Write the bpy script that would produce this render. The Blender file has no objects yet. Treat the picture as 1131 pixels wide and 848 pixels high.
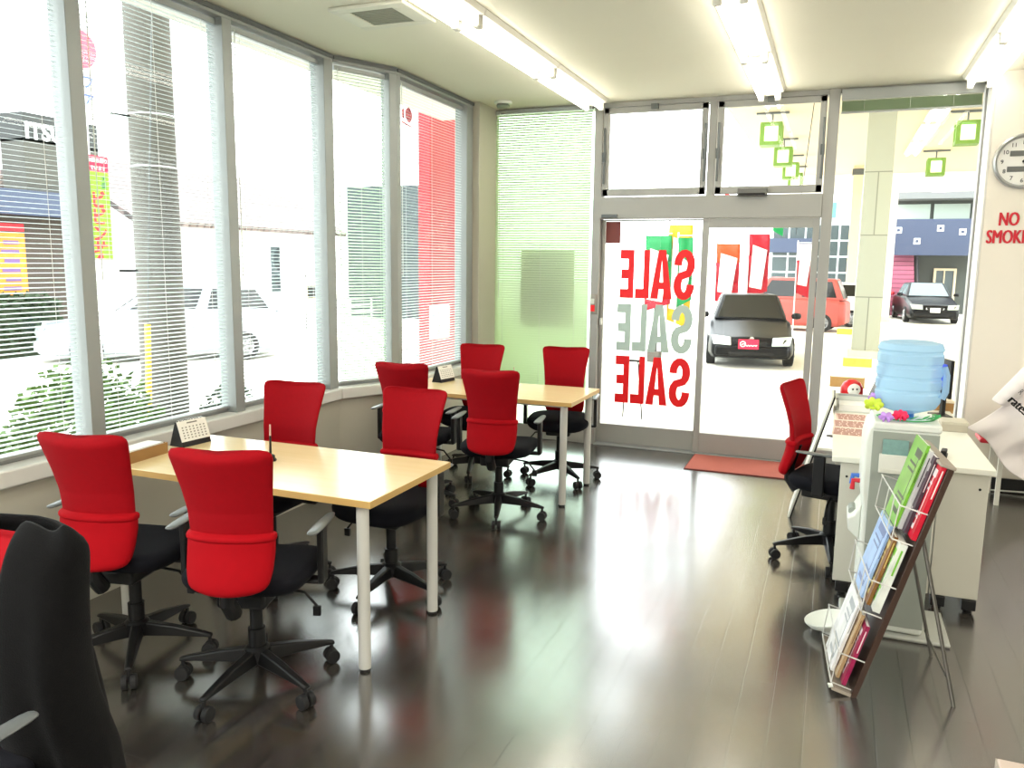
import bpy, bmesh, math, random
from mathutils import Matrix, Vector, Euler
random.seed(7)
S = bpy.context.scene
COL = S.collection
PI = math.pi
R = math.radians

# ------------------------------------------------------------------ camera
yaw, pit, rol = R(-21.643), R(8.562), R(0.732)
fwd = Vector((math.sin(yaw)*math.cos(pit), math.cos(yaw)*math.cos(pit), -math.sin(pit)))
rgt = Vector((math.cos(yaw), -math.sin(yaw), 0))
upv = rgt.cross(fwd)
r2 = rgt*math.cos(rol) + upv*math.sin(rol)
u2 = upv*math.cos(rol) - rgt*math.sin(rol)
cd = bpy.data.cameras.new('camera'); cam = bpy.data.objects.new('camera', cd); COL.objects.link(cam)
cam.matrix_world = Matrix(((r2.x, u2.x, -fwd.x, 0), (r2.y, u2.y, -fwd.y, 0), (r2.z, u2.z, -fwd.z, 1.6), (0, 0, 0, 1)))
cd.sensor_width = 36; cd.lens = 888/1131*36; cd.clip_start = .02; cd.clip_end = 300
S.camera = cam

# ------------------------------------------------------------------ light and exposure
SKY = 7.5
LAMP = 13.0
REAR = 70
w = bpy.data.worlds.new('overcast_sky'); S.world = w; w.use_nodes = True
bg = w.node_tree.nodes['Background']
tc = w.node_tree.nodes.new('ShaderNodeTexCoord'); sep = w.node_tree.nodes.new('ShaderNodeSeparateXYZ')
rp = w.node_tree.nodes.new('ShaderNodeValToRGB')
rp.color_ramp.elements[0].position = .45; rp.color_ramp.elements[0].color = (.55, .56, .56, 1)
rp.color_ramp.elements[1].position = .62; rp.color_ramp.elements[1].color = (.94, .98, 1, 1)
mp = w.node_tree.nodes.new('ShaderNodeMath'); mp.operation = 'MULTIPLY_ADD'; mp.inputs[1].default_value = .5; mp.inputs[2].default_value = .5
L = w.node_tree.links
L.new(tc.outputs['Generated'], sep.inputs[0]); L.new(sep.outputs['Z'], mp.inputs[0]); L.new(mp.outputs[0], rp.inputs[0]); L.new(rp.outputs[0], bg.inputs['Color'])
bg.inputs['Strength'].default_value = SKY
for (lx, ly) in ((-1.945, -.6), (-.56, -.6), (1.6, -.6), (2.6, 3.2)):   # unseen area lights added to light the room, standing for its other lamps
    ld = bpy.data.lights.new('unseen_fill_light', 'AREA'); ld.shape = 'RECTANGLE'; ld.size = .3; ld.size_y = 3.2
    ld.energy = REAR; ld.color = (1, .95, .86)
    lo = bpy.data.objects.new('unseen_fill_light', ld); COL.objects.link(lo); lo.location = (lx, ly, 2.9)
S.view_settings.view_transform = 'Standard'; S.view_settings.look = 'None'
S.view_settings.gamma = 1; S.view_settings.use_curve_mapping = False
S.view_settings.exposure = 0.0
S.cycles.use_denoising = True; S.cycles.denoising_input_passes = 'RGB_ALBEDO_NORMAL'; S.cycles.denoising_prefilter = 'ACCURATE'
S.cycles.max_bounces = 10; S.cycles.transparent_max_bounces = 24; S.cycles.diffuse_bounces = 5
S.cycles.sample_clamp_indirect = 6

# ------------------------------------------------------------------ materials
def lin(c):
    return tuple((x/255/12.92 if x/255 <= .04045 else ((x/255+.055)/1.055)**2.4) for x in c)
MATS = {}
def P(name, rgb, rough=.5, metal=0., var=.06, scale=8., bump=0., bscale=200., trans=0., alpha=1., coat=0., ior=None, spec=None, sheen=0.):
    if name in MATS: return MATS[name]
    m = bpy.data.materials.new(name); m.use_nodes = True; n = m.node_tree.nodes; l = m.node_tree.links
    b = n['Principled BSDF']; c = lin(rgb)
    t = n.new('ShaderNodeTexCoord'); nz = n.new('ShaderNodeTexNoise'); nz.inputs['Scale'].default_value = scale; nz.inputs['Detail'].default_value = 4
    l.new(t.outputs['Object'], nz.inputs['Vector'])
    mx = n.new('ShaderNodeMix'); mx.data_type = 'RGBA'
    mx.inputs[6].default_value = (*[x*(1-var) for x in c], 1); mx.inputs[7].default_value = (*[min(1, x*(1+var)) for x in c], 1)
    l.new(nz.outputs['Fac'], mx.inputs[0]); l.new(mx.outputs[2], b.inputs['Base Color'])
    b.inputs['Roughness'].default_value = rough; b.inputs['Metallic'].default_value = metal
    b.inputs['Transmission Weight'].default_value = trans; b.inputs['Alpha'].default_value = alpha
    b.inputs['Coat Weight'].default_value = coat
    if sheen: b.inputs['Sheen Weight'].default_value = sheen
    if ior: b.inputs['IOR'].default_value = ior
    if spec is not None: b.inputs['Specular IOR Level'].default_value = spec
    if bump:
        n2 = n.new('ShaderNodeTexNoise'); n2.inputs['Scale'].default_value = bscale; l.new(t.outputs['Object'], n2.inputs['Vector'])
        bp = n.new('ShaderNodeBump'); bp.inputs['Strength'].default_value = bump; bp.inputs['Distance'].default_value = .003
        l.new(n2.outputs['Fac'], bp.inputs['Height']); l.new(bp.outputs[0], b.inputs['Normal'])
    MATS[name] = m; return m
def glass(name, tint=(1, 1, 1), gloss=.08):
    m = bpy.data.materials.new(name); m.use_nodes = True; n = m.node_tree.nodes; l = m.node_tree.links
    n.remove(n['Principled BSDF']); o = n['Material Output']
    t = n.new('ShaderNodeBsdfTransparent'); t.inputs[0].default_value = (*tint, 1)
    g = n.new('ShaderNodeBsdfGlossy'); g.inputs['Roughness'].default_value = .01
    f = n.new('ShaderNodeFresnel'); f.inputs[0].default_value = 1.35
    ge = n.new('ShaderNodeNewGeometry'); mu = n.new('ShaderNodeMath'); mu.operation = 'MULTIPLY_ADD'; mu.inputs[1].default_value = -1
    l.new(f.outputs[0], mu.inputs[0]); l.new(f.outputs[0], mu.inputs[2]); l.new(ge.outputs['Backfacing'], mu.inputs[1]); mu2 = n.new('ShaderNodeMath'); mu2.operation = 'SUBTRACT'; mu2.inputs[0].default_value = 1; l.new(ge.outputs['Backfacing'], mu2.inputs[1]); mu.operation = 'MULTIPLY'; l.new(mu2.outputs[0], mu.inputs[1])
    mx = n.new('ShaderNodeMixShader'); l.new(mu.outputs[0], mx.inputs[0]); l.new(t.outputs[0], mx.inputs[1]); l.new(g.outputs[0], mx.inputs[2]); l.new(mx.outputs[0], o.inputs[0])
    MATS[name] = m; return m
def emit(name, rgb, s):
    m = bpy.data.materials.new(name); m.use_nodes = True; b = m.node_tree.nodes['Principled BSDF']
    b.inputs['Base Color'].default_value = (*lin(rgb), 1); b.inputs['Emission Color'].default_value = (*lin(rgb), 1); b.inputs['Emission Strength'].default_value = s
    MATS[name] = m; return m
def translucent(name, rgb, k):
    m = bpy.data.materials.new(name); m.use_nodes = True; n = m.node_tree.nodes; l = m.node_tree.links
    b = n['Principled BSDF']; b.inputs['Base Color'].default_value = (*lin(rgb), 1); b.inputs['Roughness'].default_value = .5
    t = n.new('ShaderNodeBsdfTranslucent'); t.inputs[0].default_value = (*lin(rgb), 1)
    mx = n.new('ShaderNodeMixShader'); mx.inputs[0].default_value = k
    l.new(b.outputs[0], mx.inputs[1]); l.new(t.outputs[0], mx.inputs[2]); l.new(mx.outputs[0], n['Material Output'].inputs[0])
    MATS[name] = m; return m
def floor_mat():
    m = bpy.data.materials.new('dark_wood_floor'); m.use_nodes = True; n = m.node_tree.nodes; l = m.node_tree.links; b = n['Principled BSDF']
    t = n.new('ShaderNodeTexCoord'); mp = n.new('ShaderNodeMapping'); mp.inputs['Rotation'].default_value = (0, 0, PI/2)
    l.new(t.outputs['Object'], mp.inputs[0])
    br = n.new('ShaderNodeTexBrick'); br.inputs['Scale'].default_value = 1; br.inputs['Brick Width'].default_value = 1.3; br.inputs['Row Height'].default_value = .115
    br.inputs['Mortar Size'].default_value = .0034; br.offset = .37
    br.inputs['Color1'].default_value = (*lin((66, 61, 56)), 1); br.inputs['Color2'].default_value = (*lin((48, 44, 40)), 1); br.inputs['Mortar'].default_value = (*lin((8, 8, 7)), 1)
    l.new(mp.outputs[0], br.inputs[0])
    m2 = n.new('ShaderNodeMapping'); m2.inputs['Scale'].default_value = (9, .7, 1); l.new(t.outputs['Object'], m2.inputs[0])
    nz = n.new('ShaderNodeTexNoise'); nz.inputs['Scale'].default_value = 3; nz.inputs['Detail'].default_value = 6; l.new(m2.outputs[0], nz.inputs[0])
    mx = n.new('ShaderNodeMix'); mx.data_type = 'RGBA'; mx.blend_type = 'OVERLAY'; mx.inputs[0].default_value = .3
    l.new(br.outputs[0], mx.inputs[6]); l.new(nz.outputs['Color'], mx.inputs[7]); l.new(mx.outputs[2], b.inputs['Base Color'])
    n3 = n.new('ShaderNodeTexNoise'); n3.inputs['Scale'].default_value = 2.2; n3.inputs['Detail'].default_value = 5; l.new(t.outputs['Object'], n3.inputs[0])
    mr = n.new('ShaderNodeMapRange'); mr.inputs[1].default_value = .0; mr.inputs[2].default_value = 1.; mr.inputs[3].default_value = .14; mr.inputs[4].default_value = .27
    l.new(n3.outputs['Fac'], mr.inputs[0]); l.new(mr.outputs[0], b.inputs['Roughness'])
    bp = n.new('ShaderNodeBump'); bp.inputs['Strength'].default_value = .3; bp.inputs['Distance'].default_value = .004
    ad = n.new('ShaderNodeMath'); ad.operation = 'MULTIPLY_ADD'; ad.inputs[1].default_value = -1.0; l.new(br.outputs['Fac'], ad.inputs[0]); sc_n = n.new('ShaderNodeMath'); sc_n.operation = 'MULTIPLY'; sc_n.inputs[1].default_value = .12; l.new(nz.outputs['Fac'], sc_n.inputs[0]); l.new(sc_n.outputs[0], ad.inputs[2])
    l.new(ad.outputs[0], bp.inputs['Height']); l.new(bp.outputs[0], b.inputs['Normal'])
    b.inputs['IOR'].default_value = 3.2; b.inputs['Specular IOR Level'].default_value = .5
    MATS['floor'] = m; return m
def wood_mat(name, c1, c2, rough=.3, along=0):
    m = bpy.data.materials.new(name); m.use_nodes = True; n = m.node_tree.nodes; l = m.node_tree.links; b = n['Principled BSDF']
    t = n.new('ShaderNodeTexCoord'); mp = n.new('ShaderNodeMapping'); sc = [30, 30, 30]; sc[along] = 1.5; mp.inputs['Scale'].default_value = sc
    nz = n.new('ShaderNodeTexNoise'); nz.inputs['Scale'].default_value = 1.; nz.inputs['Detail'].default_value = 5
    mx = n.new('ShaderNodeMix'); mx.data_type = 'RGBA'; mx.inputs[6].default_value = (*lin(c1), 1); mx.inputs[7].default_value = (*lin(c2), 1)
    l.new(t.outputs['Object'], mp.inputs[0]); l.new(mp.outputs[0], nz.inputs[0]); l.new(nz.outputs['Fac'], mx.inputs[0]); l.new(mx.outputs[2], b.inputs['Base Color'])
    b.inputs['Roughness'].default_value = rough; MATS[name] = m; return m
def tile_mat(name, c1, c2, mortar, bw, rh, ms=.01, rough=.6, rot=(PI/2, 0, 0)):
    m = bpy.data.materials.new(name); m.use_nodes = True; n = m.node_tree.nodes; l = m.node_tree.links; b = n['Principled BSDF']
    t = n.new('ShaderNodeTexCoord'); mp = n.new('ShaderNodeMapping'); mp.inputs['Rotation'].default_value = rot
    br = n.new('ShaderNodeTexBrick'); br.inputs['Scale'].default_value = 1; br.inputs['Brick Width'].default_value = bw; br.inputs['Row Height'].default_value = rh; br.inputs['Mortar Size'].default_value = ms
    for k, c in (('Color1', c1), ('Color2', c2), ('Mortar', mortar)): br.inputs[k].default_value = (*lin(c), 1)
    l.new(t.outputs['Object'], mp.inputs[0]); l.new(mp.outputs[0], br.inputs[0]); l.new(br.outputs[0], b.inputs['Base Color']); b.inputs['Roughness'].default_value = rough
    MATS[name] = m; return m

W_wall = P('painted_wall', (226, 220, 208), .7, var=.02, scale=3, bump=.15, bscale=300)
W_ceil = P('ceiling_board', (214, 211, 194), .85, var=.02, scale=2, bump=.2, bscale=400)
W_floor = floor_mat()
ALU = P('aluminium', (168, 172, 172), .42, .55, var=.04)
ALUD = P('dark_aluminium', (96, 100, 100), .4, .5)
FRAME = P('grey_window_frame', (158, 158, 154), .5, .1, var=.03)
SILL = P('white_sill', (214, 213, 208), .45, var=.02)
GLASS = glass('clear_glass', (.97, .99, .98))
GREENGLASS = glass('green_glass', (.86, .96, .88))
SLAT = translucent('white_blind_slat', (218, 228, 226), .25)
GSLAT = translucent('pale_green_blind_slat', (220, 232, 206), .40)
GSLAT2 = translucent('mint_blind_slat', (222, 238, 222), .4)
RED = P('red_mesh_fabric', (146, 0, 14), .8, var=.1, scale=60, bump=.3, bscale=900, spec=.15)
REDP = P('red_padding', (158, 2, 16), .85, var=.08, scale=30, bump=.2, bscale=700, spec=.15)
BLK = P('black_plastic', (13, 13, 14), .42, var=.1, spec=.35)
BLKF = P('black_fabric', (12, 13, 20), .9, var=.15, scale=60, bump=.3, bscale=700, spec=.2)
FRAMEA = P('street_window_frame', (146, 150, 148), .45, .15, var=.03)
GREYPAD = P('grey_armrest_plastic', (92, 96, 96), .3, var=.05)
CHROME = P('chrome', (200, 200, 200), .18, 1.)
MAPLE = wood_mat('maple_laminate', (226, 202, 150), (236, 214, 168), .22)
MAPEDGE = P('maple_edge', (196, 160, 96), .45)
LEG = P('grey_white_leg', (196, 196, 190), .42, var=.03)
WHITE = P('white_laminate', (226, 226, 214), .4, var=.02)
WPLA = P('white_plastic', (218, 222, 214), .38, var=.02)
PANEL = P('desk_panel', (196, 194, 182), .5, var=.02)
PAPER = P('white_paper', (236, 236, 232), .7, var=.02)
CARD = P('brown_cardboard', (150, 112, 62), .7)
DKWOOD = wood_mat('dark_brown_wood', (48, 32, 24), (66, 44, 32), .4, 2)
GREYWOOD = P('grey_wood_edge', (156, 146, 132), .6)
WIRE = P('white_wire', (214, 214, 210), .35, .3)
MATRED = P('red_brown_mat', (178, 98, 86), .95, var=.3, scale=180, bump=.8, bscale=300)
LETR = P('red_letter_vinyl', (235, 0, 12), .5, var=.02)
LETG = P('grey_green_letter_vinyl', (176, 196, 188), .5, var=.02)
SIGNR = P('sign_red', (196, 18, 40), .5, var=.02)
TUBE = emit('lamp_tube', (255, 250, 238), LAMP)
LAMPW = P('lamp_housing', (226, 224, 214), .4)
ASPH = P('pale_pavement', (226, 222, 208), .85, var=.06, scale=1.5)
ROAD = P('road_surface', (190, 190, 190), .9, var=.06, scale=1.2)
CONC = P('concrete', (205, 200, 186), .8, var=.06)
COLT = tile_mat('column_tile', (166, 168, 150), (158, 161, 146), (118, 120, 106), 3., 1.35, .012)
YEL = P('yellow_paint', (214, 170, 70), .7, var=.1)
BRN = P('brown_block', (138, 104, 58), .8, var=.1)
BLACKCAR = P('black_car_paint', (10, 11, 14), .32, 0, spec=.22)
PINKCAR = P('salmon_car_paint', (172, 76, 68), .4, .0)
WHITECAR = P('white_car_paint', (232, 232, 230), .25, 0, coat=.6)
SILVERCAR = P('silver_car_paint', (150, 156, 163), .3, .3)
REDCAR = P('red_car_paint', (190, 30, 44), .25, 0, coat=.6)
CARGLASS = P('car_glass', (20, 23, 23), .12, 0, spec=.4)
CARGLASSL = P('bright_car_glass', (110, 128, 132), .15)
TYRE = P('tyre_rubber', (20, 20, 21), .7)
RIM = P('wheel_rim', (170, 172, 175), .3, .8)
LIGHTG = P('headlight_glass', (190, 200, 196), .1, .3)
BLUEBAND = P('blue_grey_panel', (56, 66, 90), .6, var=.03)
LEAF = P('green_leaf', (74, 104, 30), .6, var=.4, scale=3)
LEAFD = P('dark_green_leaf', (36, 56, 24), .6, var=.4, scale=3)
STEM = P('woody_stem', (80, 62, 42), .8)
POLE = P('weathered_concrete_pole', (90, 87, 80), .85, var=.2, scale=3)

# ------------------------------------------------------------------ helpers
class MB:
    def __init__(s): s.v = []; s.f = []
    def add(s, vs, fs, m=None):
        o = len(s.v)
        s.v += [tuple(m @ Vector(p)) if m else tuple(p) for p in vs]; s.f += [tuple(i+o for i in f) for f in fs]; return s
    def box(s, x0, x1, y0, y1, z0, z1, m=None):
        vs = [(x, y, z) for z in (z0, z1) for y in (y0, y1) for x in (x0, x1)]
        return s.add(vs, [(0, 2, 3, 1), (4, 5, 7, 6), (0, 1, 5, 4), (2, 6, 7, 3), (0, 4, 6, 2), (1, 3, 7, 5)], m)
    def tube(s, pts, r, n=10, caps=True):
        pts = [Vector(p) for p in pts]; k = len(pts); rr = r if isinstance(r, (list, tuple)) else [r]*k
        rings = []; prev = None
        for i, p in enumerate(pts):
            d = (pts[min(i+1, k-1)] - pts[max(i-1, 0)]).normalized()
            if prev is None:
                a = d.orthogonal().normalized()
            else:
                a = (prev - d*prev.dot(d)); a = a.normalized() if a.length > 1e-6 else d.orthogonal().normalized()
            prev = a; b = d.cross(a)
            rings.append([p + (a*math.cos(t*2*PI/n) + b*math.sin(t*2*PI/n))*rr[i] for t in range(n)])
        vs = [q for rg in rings for q in rg]; fs = []
        for i in range(k-1):
            for t in range(n):
                fs.append((i*n+t, i*n+(t+1) % n, (i+1)*n+(t+1) % n, (i+1)*n+t))
        if caps: fs += [tuple(reversed(range(n))), tuple((k-1)*n+t for t in range(n))]
        return s.add(vs, fs)
    def cyl(s, c, r, z0, z1, n=24, r1=None):
        return s.tube([(c[0], c[1], z0), (c[0], c[1], z1)], [r, r if r1 is None else r1], n)
    def lathe(s, prof, c=(0, 0, 0), n=32, m=None):
        vs = [(c[0]+r*math.cos(t*2*PI/n), c[1]+r*math.sin(t*2*PI/n), c[2]+z) for r, z in prof for t in range(n)]
        fs = [(i*n+t, i*n+(t+1) % n, (i+1)*n+(t+1) % n, (i+1)*n+t) for i in range(len(prof)-1) for t in range(n)]
        fs += [tuple(reversed(range(n))), tuple((len(prof)-1)*n+t for t in range(n))]
        return s.add(vs, fs, m)
    def prism(s, poly, d0, d1, m=None):                       # polygon in local xy, extruded along local z
        n = len(poly); vs = [(x, y, d0) for x, y in poly] + [(x, y, d1) for x, y in poly]
        fs = [tuple(reversed(range(n))), tuple(n+i for i in range(n))] + [(i, (i+1) % n, n+(i+1) % n, n+i) for i in range(n)]
        return s.add(vs, fs, m)
    def loft(s, rings, caps=True):
        n = len(rings[0]); vs = [p for r in rings for p in r]
        fs = [(i*n+t, i*n+(t+1) % n, (i+1)*n+(t+1) % n, (i+1)*n+t) for i in range(len(rings)-1) for t in range(n)]
        if caps: fs += [tuple(reversed(range(n))), tuple((len(rings)-1)*n+t for t in range(n))]
        return s.add(vs, fs)
    def grid(s, rows):
        k = len(rows[0]); vs = [p for r in rows for p in r]
        return s.add(vs, [(i*k+j, i*k+j+1, (i+1)*k+j+1, (i+1)*k+j) for i in range(len(rows)-1) for j in range(k-1)])
    def slab(s, q, t):                                        # four corners, thickened along the normal by t
        q = [Vector(p) for p in q]; nn = (q[1]-q[0]).cross(q[3]-q[0]).normalized()*t
        vs = [tuple(p) for p in q] + [tuple(p+nn) for p in q]
        return s.add(vs, [(3, 2, 1, 0), (4, 5, 6, 7), (0, 1, 5, 4), (1, 2, 6, 5), (2, 3, 7, 6), (3, 0, 4, 7)])
    def build(s, name, mat, parent=None, bevel=0., seg=2, sub=0, solid=0., ang=35):
        me = bpy.data.meshes.new(name); me.from_pydata(s.v, [], s.f)
        bm = bmesh.new(); bm.from_mesh(me); bmesh.ops.recalc_face_normals(bm, faces=bm.faces); bm.to_mesh(me); bm.free()
        me.materials.append(mat)
        for p in me.polygons: p.use_smooth = True
        me.set_sharp_from_angle(angle=R(ang if not sub else 80))
        o = bpy.data.objects.new(name, me); COL.objects.link(o)
        if parent: o.parent = parent
        if solid:
            q = o.modifiers.new('solid', 'SOLIDIFY'); q.thickness = solid; q.offset = 0
        if bevel:
            q = o.modifiers.new('bevel', 'BEVEL'); q.width = bevel; q.segments = seg; q.limit_method = 'ANGLE'; q.angle_limit = R(30)
        if sub:
            q = o.modifiers.new('sub', 'SUBSURF'); q.levels = sub; q.render_levels = sub
        return o
def tag(o, label, cat, group=None, kind=None):
    o['label'] = label; o['category'] = cat
    if group: o['group'] = group
    if kind: o['kind'] = kind
    return o
def struct(o): o['kind'] = 'structure'; return o
def empty(name, loc=(0, 0, 0), rz=0., label=None, cat=None, group=None):
    o = bpy.data.objects.new(name, None); COL.objects.link(o); o.location = loc; o.rotation_euler = (0, 0, rz); o.empty_display_size = .05
    if label: tag(o, label, cat, group)
    return o
def lab(o, t): o['label'] = t; return o
def dup(root, loc=None, rz=None, label=None, group=None):
    def cp(o, par):
        c = o.copy(); COL.objects.link(c)
        if par: c.parent = par
        for ch in list(o.children): cp(ch, c)
        return c
    r = cp(root, None)
    if loc: r.location = loc
    if rz is not None: r.rotation_euler = (0, 0, rz)
    if label: r['label'] = label
    if group: r['group'] = group
    return r
def text(name, s, size, mat, M, parent=None, ext=.002, off=0., align='LEFT', sx=1., shear=0., bold=0.):
    cu = bpy.data.curves.new(name, 'FONT'); cu.body = s; cu.size = size; cu.extrude = ext; cu.offset = off; cu.align_x = align; cu.shear = shear; cu.resolution_u = 3
    t = bpy.data.objects.new(name, cu); COL.objects.link(t)
    dg = bpy.context.evaluated_depsgraph_get(); me = bpy.data.meshes.new_from_object(t.evaluated_get(dg)); bpy.data.objects.remove(t); bpy.data.curves.remove(cu)
    if bold:
        vs = [v.co.copy() for v in me.vertices]; fs = [tuple(p.vertices) for p in me.polygons]; q = MB()
        for k, dx in enumerate((-bold, 0, bold)): q.add([(v.x+dx, v.y, v.z+.0005*k) for v in vs], fs)
        me = bpy.data.meshes.new(name); me.from_pydata(q.v, [], q.f)
    me.transform(M @ Matrix.Diagonal((sx, 1, 1, 1))); me.name = name
    me.materials.clear(); me.materials.append(mat)
    o = bpy.data.objects.new(name, me); COL.objects.link(o)
    if parent: o.parent = parent
    return o
def face_y(x, y, z): return Matrix.Translation((x, y, z)) @ Euler((PI/2, 0, 0)).to_matrix().to_4x4()          # reads from -Y
def face_x(x, y, z): return Matrix.Translation((x, y, z)) @ Euler((PI/2, 0, PI/2)).to_matrix().to_4x4()       # reads from +X

# ------------------------------------------------------------------ the setting
ZC = 2.943; YD = 6.887; XA = -3.17; XC = -2.95; SB = .645; ST = .722
GZ = -.4
struct(MB().box(-3.4, 4, -3, YD+.08, -.12, 0).build('floor', W_floor))
struct(MB().box(-3.4, 4, -3, YD+.1, ZC, ZC+.15).build('ceiling', W_ceil))
B0 = Vector((XA, 4.71, 0)); B1 = Vector((XC, 5.165, 0))
mb = MB()
mb.box(XA-.15, XA, -3, 4.71, 0, SB)
mb.add([(XA, 4.71, 0), (XC, 5.165, 0), (XC-.15, 5.165, 0), (XA-.15, 4.71, 0), (XA, 4.71, SB), (XC, 5.165, SB), (XC-.15, 5.165, SB), (XA-.15, 4.71, SB)],
       [(0, 1, 2, 3), (4, 5, 6, 7), (0, 1, 5, 4), (1, 2, 6, 5), (2, 3, 7, 6), (3, 0, 4, 7)])
mb.box(XC-.15, XC, 5.165, 6.46, 0, SB)
mb.box(XC-.15, XC+.06, 6.46, YD, 0, ZC)
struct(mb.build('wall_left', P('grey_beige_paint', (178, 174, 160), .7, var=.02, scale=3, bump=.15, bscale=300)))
struct(MB().box(-3.4, 4, -3.15, -3, -.1, ZC).build('wall_back', W_wall))
struct(MB().box(4, 4.15, -3, 6.9, -.1, ZC).build('wall_right', W_wall))
struct(MB().box(.945, 4, 6.6, 6.95, -.1, ZC).build('wall_front', W_wall))
struct(MB().box(.96, 4, 6.575, 6.6, 0, .1).build('baseboard_front', BLK))
# upper facade above the windows, seen only from outside
mb = MB(); mb.box(-3.4, 4.2, YD+.1, YD+.3, ZC, 5.4); mb.box(-3.6, -3.4, -3, YD+.3, ZC, 5.4)
struct(mb.build('wall_facade', CONC))

def frame_box(mb, p, q, w0, w1, z0, z1):      # box along line p-q in plan, from w0 to w1 measured to the left of p->q
    p = Vector((*p[:2], 0)); q = Vector((*q[:2], 0)); d = (q-p).normalized(); nrm = Vector((-d.y, d.x, 0))
    a, b, c, e = p+nrm*w0, q+nrm*w0, q+nrm*w1, p+nrm*w1
    vs = [(v.x, v.y, z) for z in (z0, z1) for v in (a, b, c, e)]
    mb.add(vs, [(0, 1, 2, 3), (4, 5, 6, 7), (0, 1, 5, 4), (1, 2, 6, 5), (2, 3, 7, 6), (3, 0, 4, 7)])
def window(n, p, q, m0=0., m1=0., depth=.11, pane=GLASS, zb=ST):
    """frame between plan points p and q on the inner wall line; outside lies to the left of p->q; m0/m1 mullion widths"""
    p = Vector((*p, 0)); q = Vector((*q, 0)); d = (q-p).normalized()
    mb = MB()
    frame_box(mb, p, q, .0, depth, 2.895, ZC)
    frame_box(mb, p, q, .07, depth, zb, zb+.03)
    frame_box(mb, q-d*m1, q, 0, depth, zb, 2.895)
    if m0: frame_box(mb, p, p+d*m0, 0, depth, zb, 2.895)
    f = struct(mb.build('window_%d' % n, FRAMEA, bevel=.003))
    g = MB(); frame_box(g, p+d*m0, q-d*m1, depth-.022, depth-.016, zb+.03, 2.895); g.build('pane', pane, f)
    s = MB(); frame_box(s, p, q, depth, depth+.02, zb, 2.93)
    return f
wins = []
YA = [-1.31, -.33, .81-.02, 1.79, 2.769, 3.747, 4.71]
for i in range(6):
    window(i+1, (XA, YA[i]), (XA, YA[i+1]), m1=.076 if i < 5 else .1)
window(7, (XA+.002, 4.714), (XC, 5.165), m1=.06)
window(8, (XC, 5.165), (XC, 6.46), m0=.055, m1=.12)
# white sills
def sillrun(n, p, q):
    mb = MB(); frame_box(mb, p, q, -.035, .13, SB, ST); struct(mb.build('trim_%d' % n, SILL, bevel=.008))
sillrun(1, (XA, -2.9), (XA, 4.70)); sillrun(2, (XA+.004, 4.715), (XC-.004, 5.16)); sillrun(3, (XC, 5.17), (XC, 6.46))
# dark track along the window heads
def track(n, p, q):
    mb = MB(); frame_box(mb, p, q, -.012, .002, 2.912, 2.935); struct(mb.build('trim_%d' % n, ALUD))
track(4, (XA, -2.9), (XA, 4.70)); track(5, (XA+.004, 4.715), (XC-.004, 5.16)); track(6, (XC, 5.17), (XC, 6.46))

def blind(p, q, off, mat, label, top=2.885, bot=.745, cords=(.12, .5, .88), rail=.03, name='venetian_blind', pitch=.0212, width=.025, tilt=8, wand=True, stack=None):
    p = Vector((*p, 0)); q = Vector((*q, 0)); d = (q-p).normalized(); nrm = Vector((-d.y, d.x, 0)); Lg = (q-p).length
    r = empty(name, (p.x+nrm.x*off, p.y+nrm.y*off, bot), math.atan2(d.y, d.x), label, 'window blind', 'venetian blinds on the windows')
    H = top-bot
    MB().box(0, Lg, -.018, .018, H-rail, H).build('headrail', ALU, r, bevel=.002)
    mb = MB(); z = .022; k = 0
    zs = []
    if stack is None:
        while z < H-.04: zs.append((z, tilt)); z += pitch
    else:
        zs = [(.012+i*.0032, 0) for i in range(stack)]
    for z, tl in zs:
        t = R(tl); c, s_ = math.cos(t)*width/2, math.sin(t)*width/2
        vs = []
        for x in (.004, Lg-.004):
            vs += [(x, -c, z-s_), (x, 0, z+.0016), (x, c, z+s_), (x, 0, z+.0008)]
        mb.add(vs, [(0, 1, 5, 4), (1, 2, 6, 5), (2, 3, 7, 6), (3, 0, 4, 7), (0, 3, 2, 1), (4, 5, 6, 7)])
    mb.build('slats', mat, r)
    MB().box(0, Lg, -.012, .012, 0, .014).build('bottom_rail', ALU, r, bevel=.002)
    for cx in cords:
        MB().tube([(Lg*cx, -.014, .01), (Lg*cx, -.014, H-.03)], .0011, 5).build('ladder_cord', PAPER, r)
    if wand: MB().tube([(Lg*.06, -.022, H*.35), (Lg*.06, -.022, H-.02)], .003, 6).build('tilt_wand', WPLA, r)
    return r
BL = ['white venetian blind on the window at the left edge of the photo', 'white venetian blind on the window behind the utility pole, above the desk calendar', 'white venetian blind on the window facing the tiled-roof house', None]
blind((XA, .81), (XA, 1.70), .055, SLAT, 'white venetian blind beside the jacket-draped chair, mostly outside the frame')
blind((XA, 1.80), (XA, 2.685), .055, SLAT, BL[0])
blind((XA, 2.779), (XA, 3.663), .055, SLAT, BL[1])
blind((XA, 3.757), (XA, 4.60), .055, SLAT, BL[2])
dB = (B1-B0).normalized()
a = B0+dB*.03; b = B1-dB*.075
blind((a.x, a.y), (b.x, b.y), .05, GSLAT2, 'mint tinted venetian blind on the narrow angled window', tilt=24)
blind((XC, 5.23), (XC, 6.33), .055, SLAT, 'white venetian blind in front of the red pillar outside', tilt=14)

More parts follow.
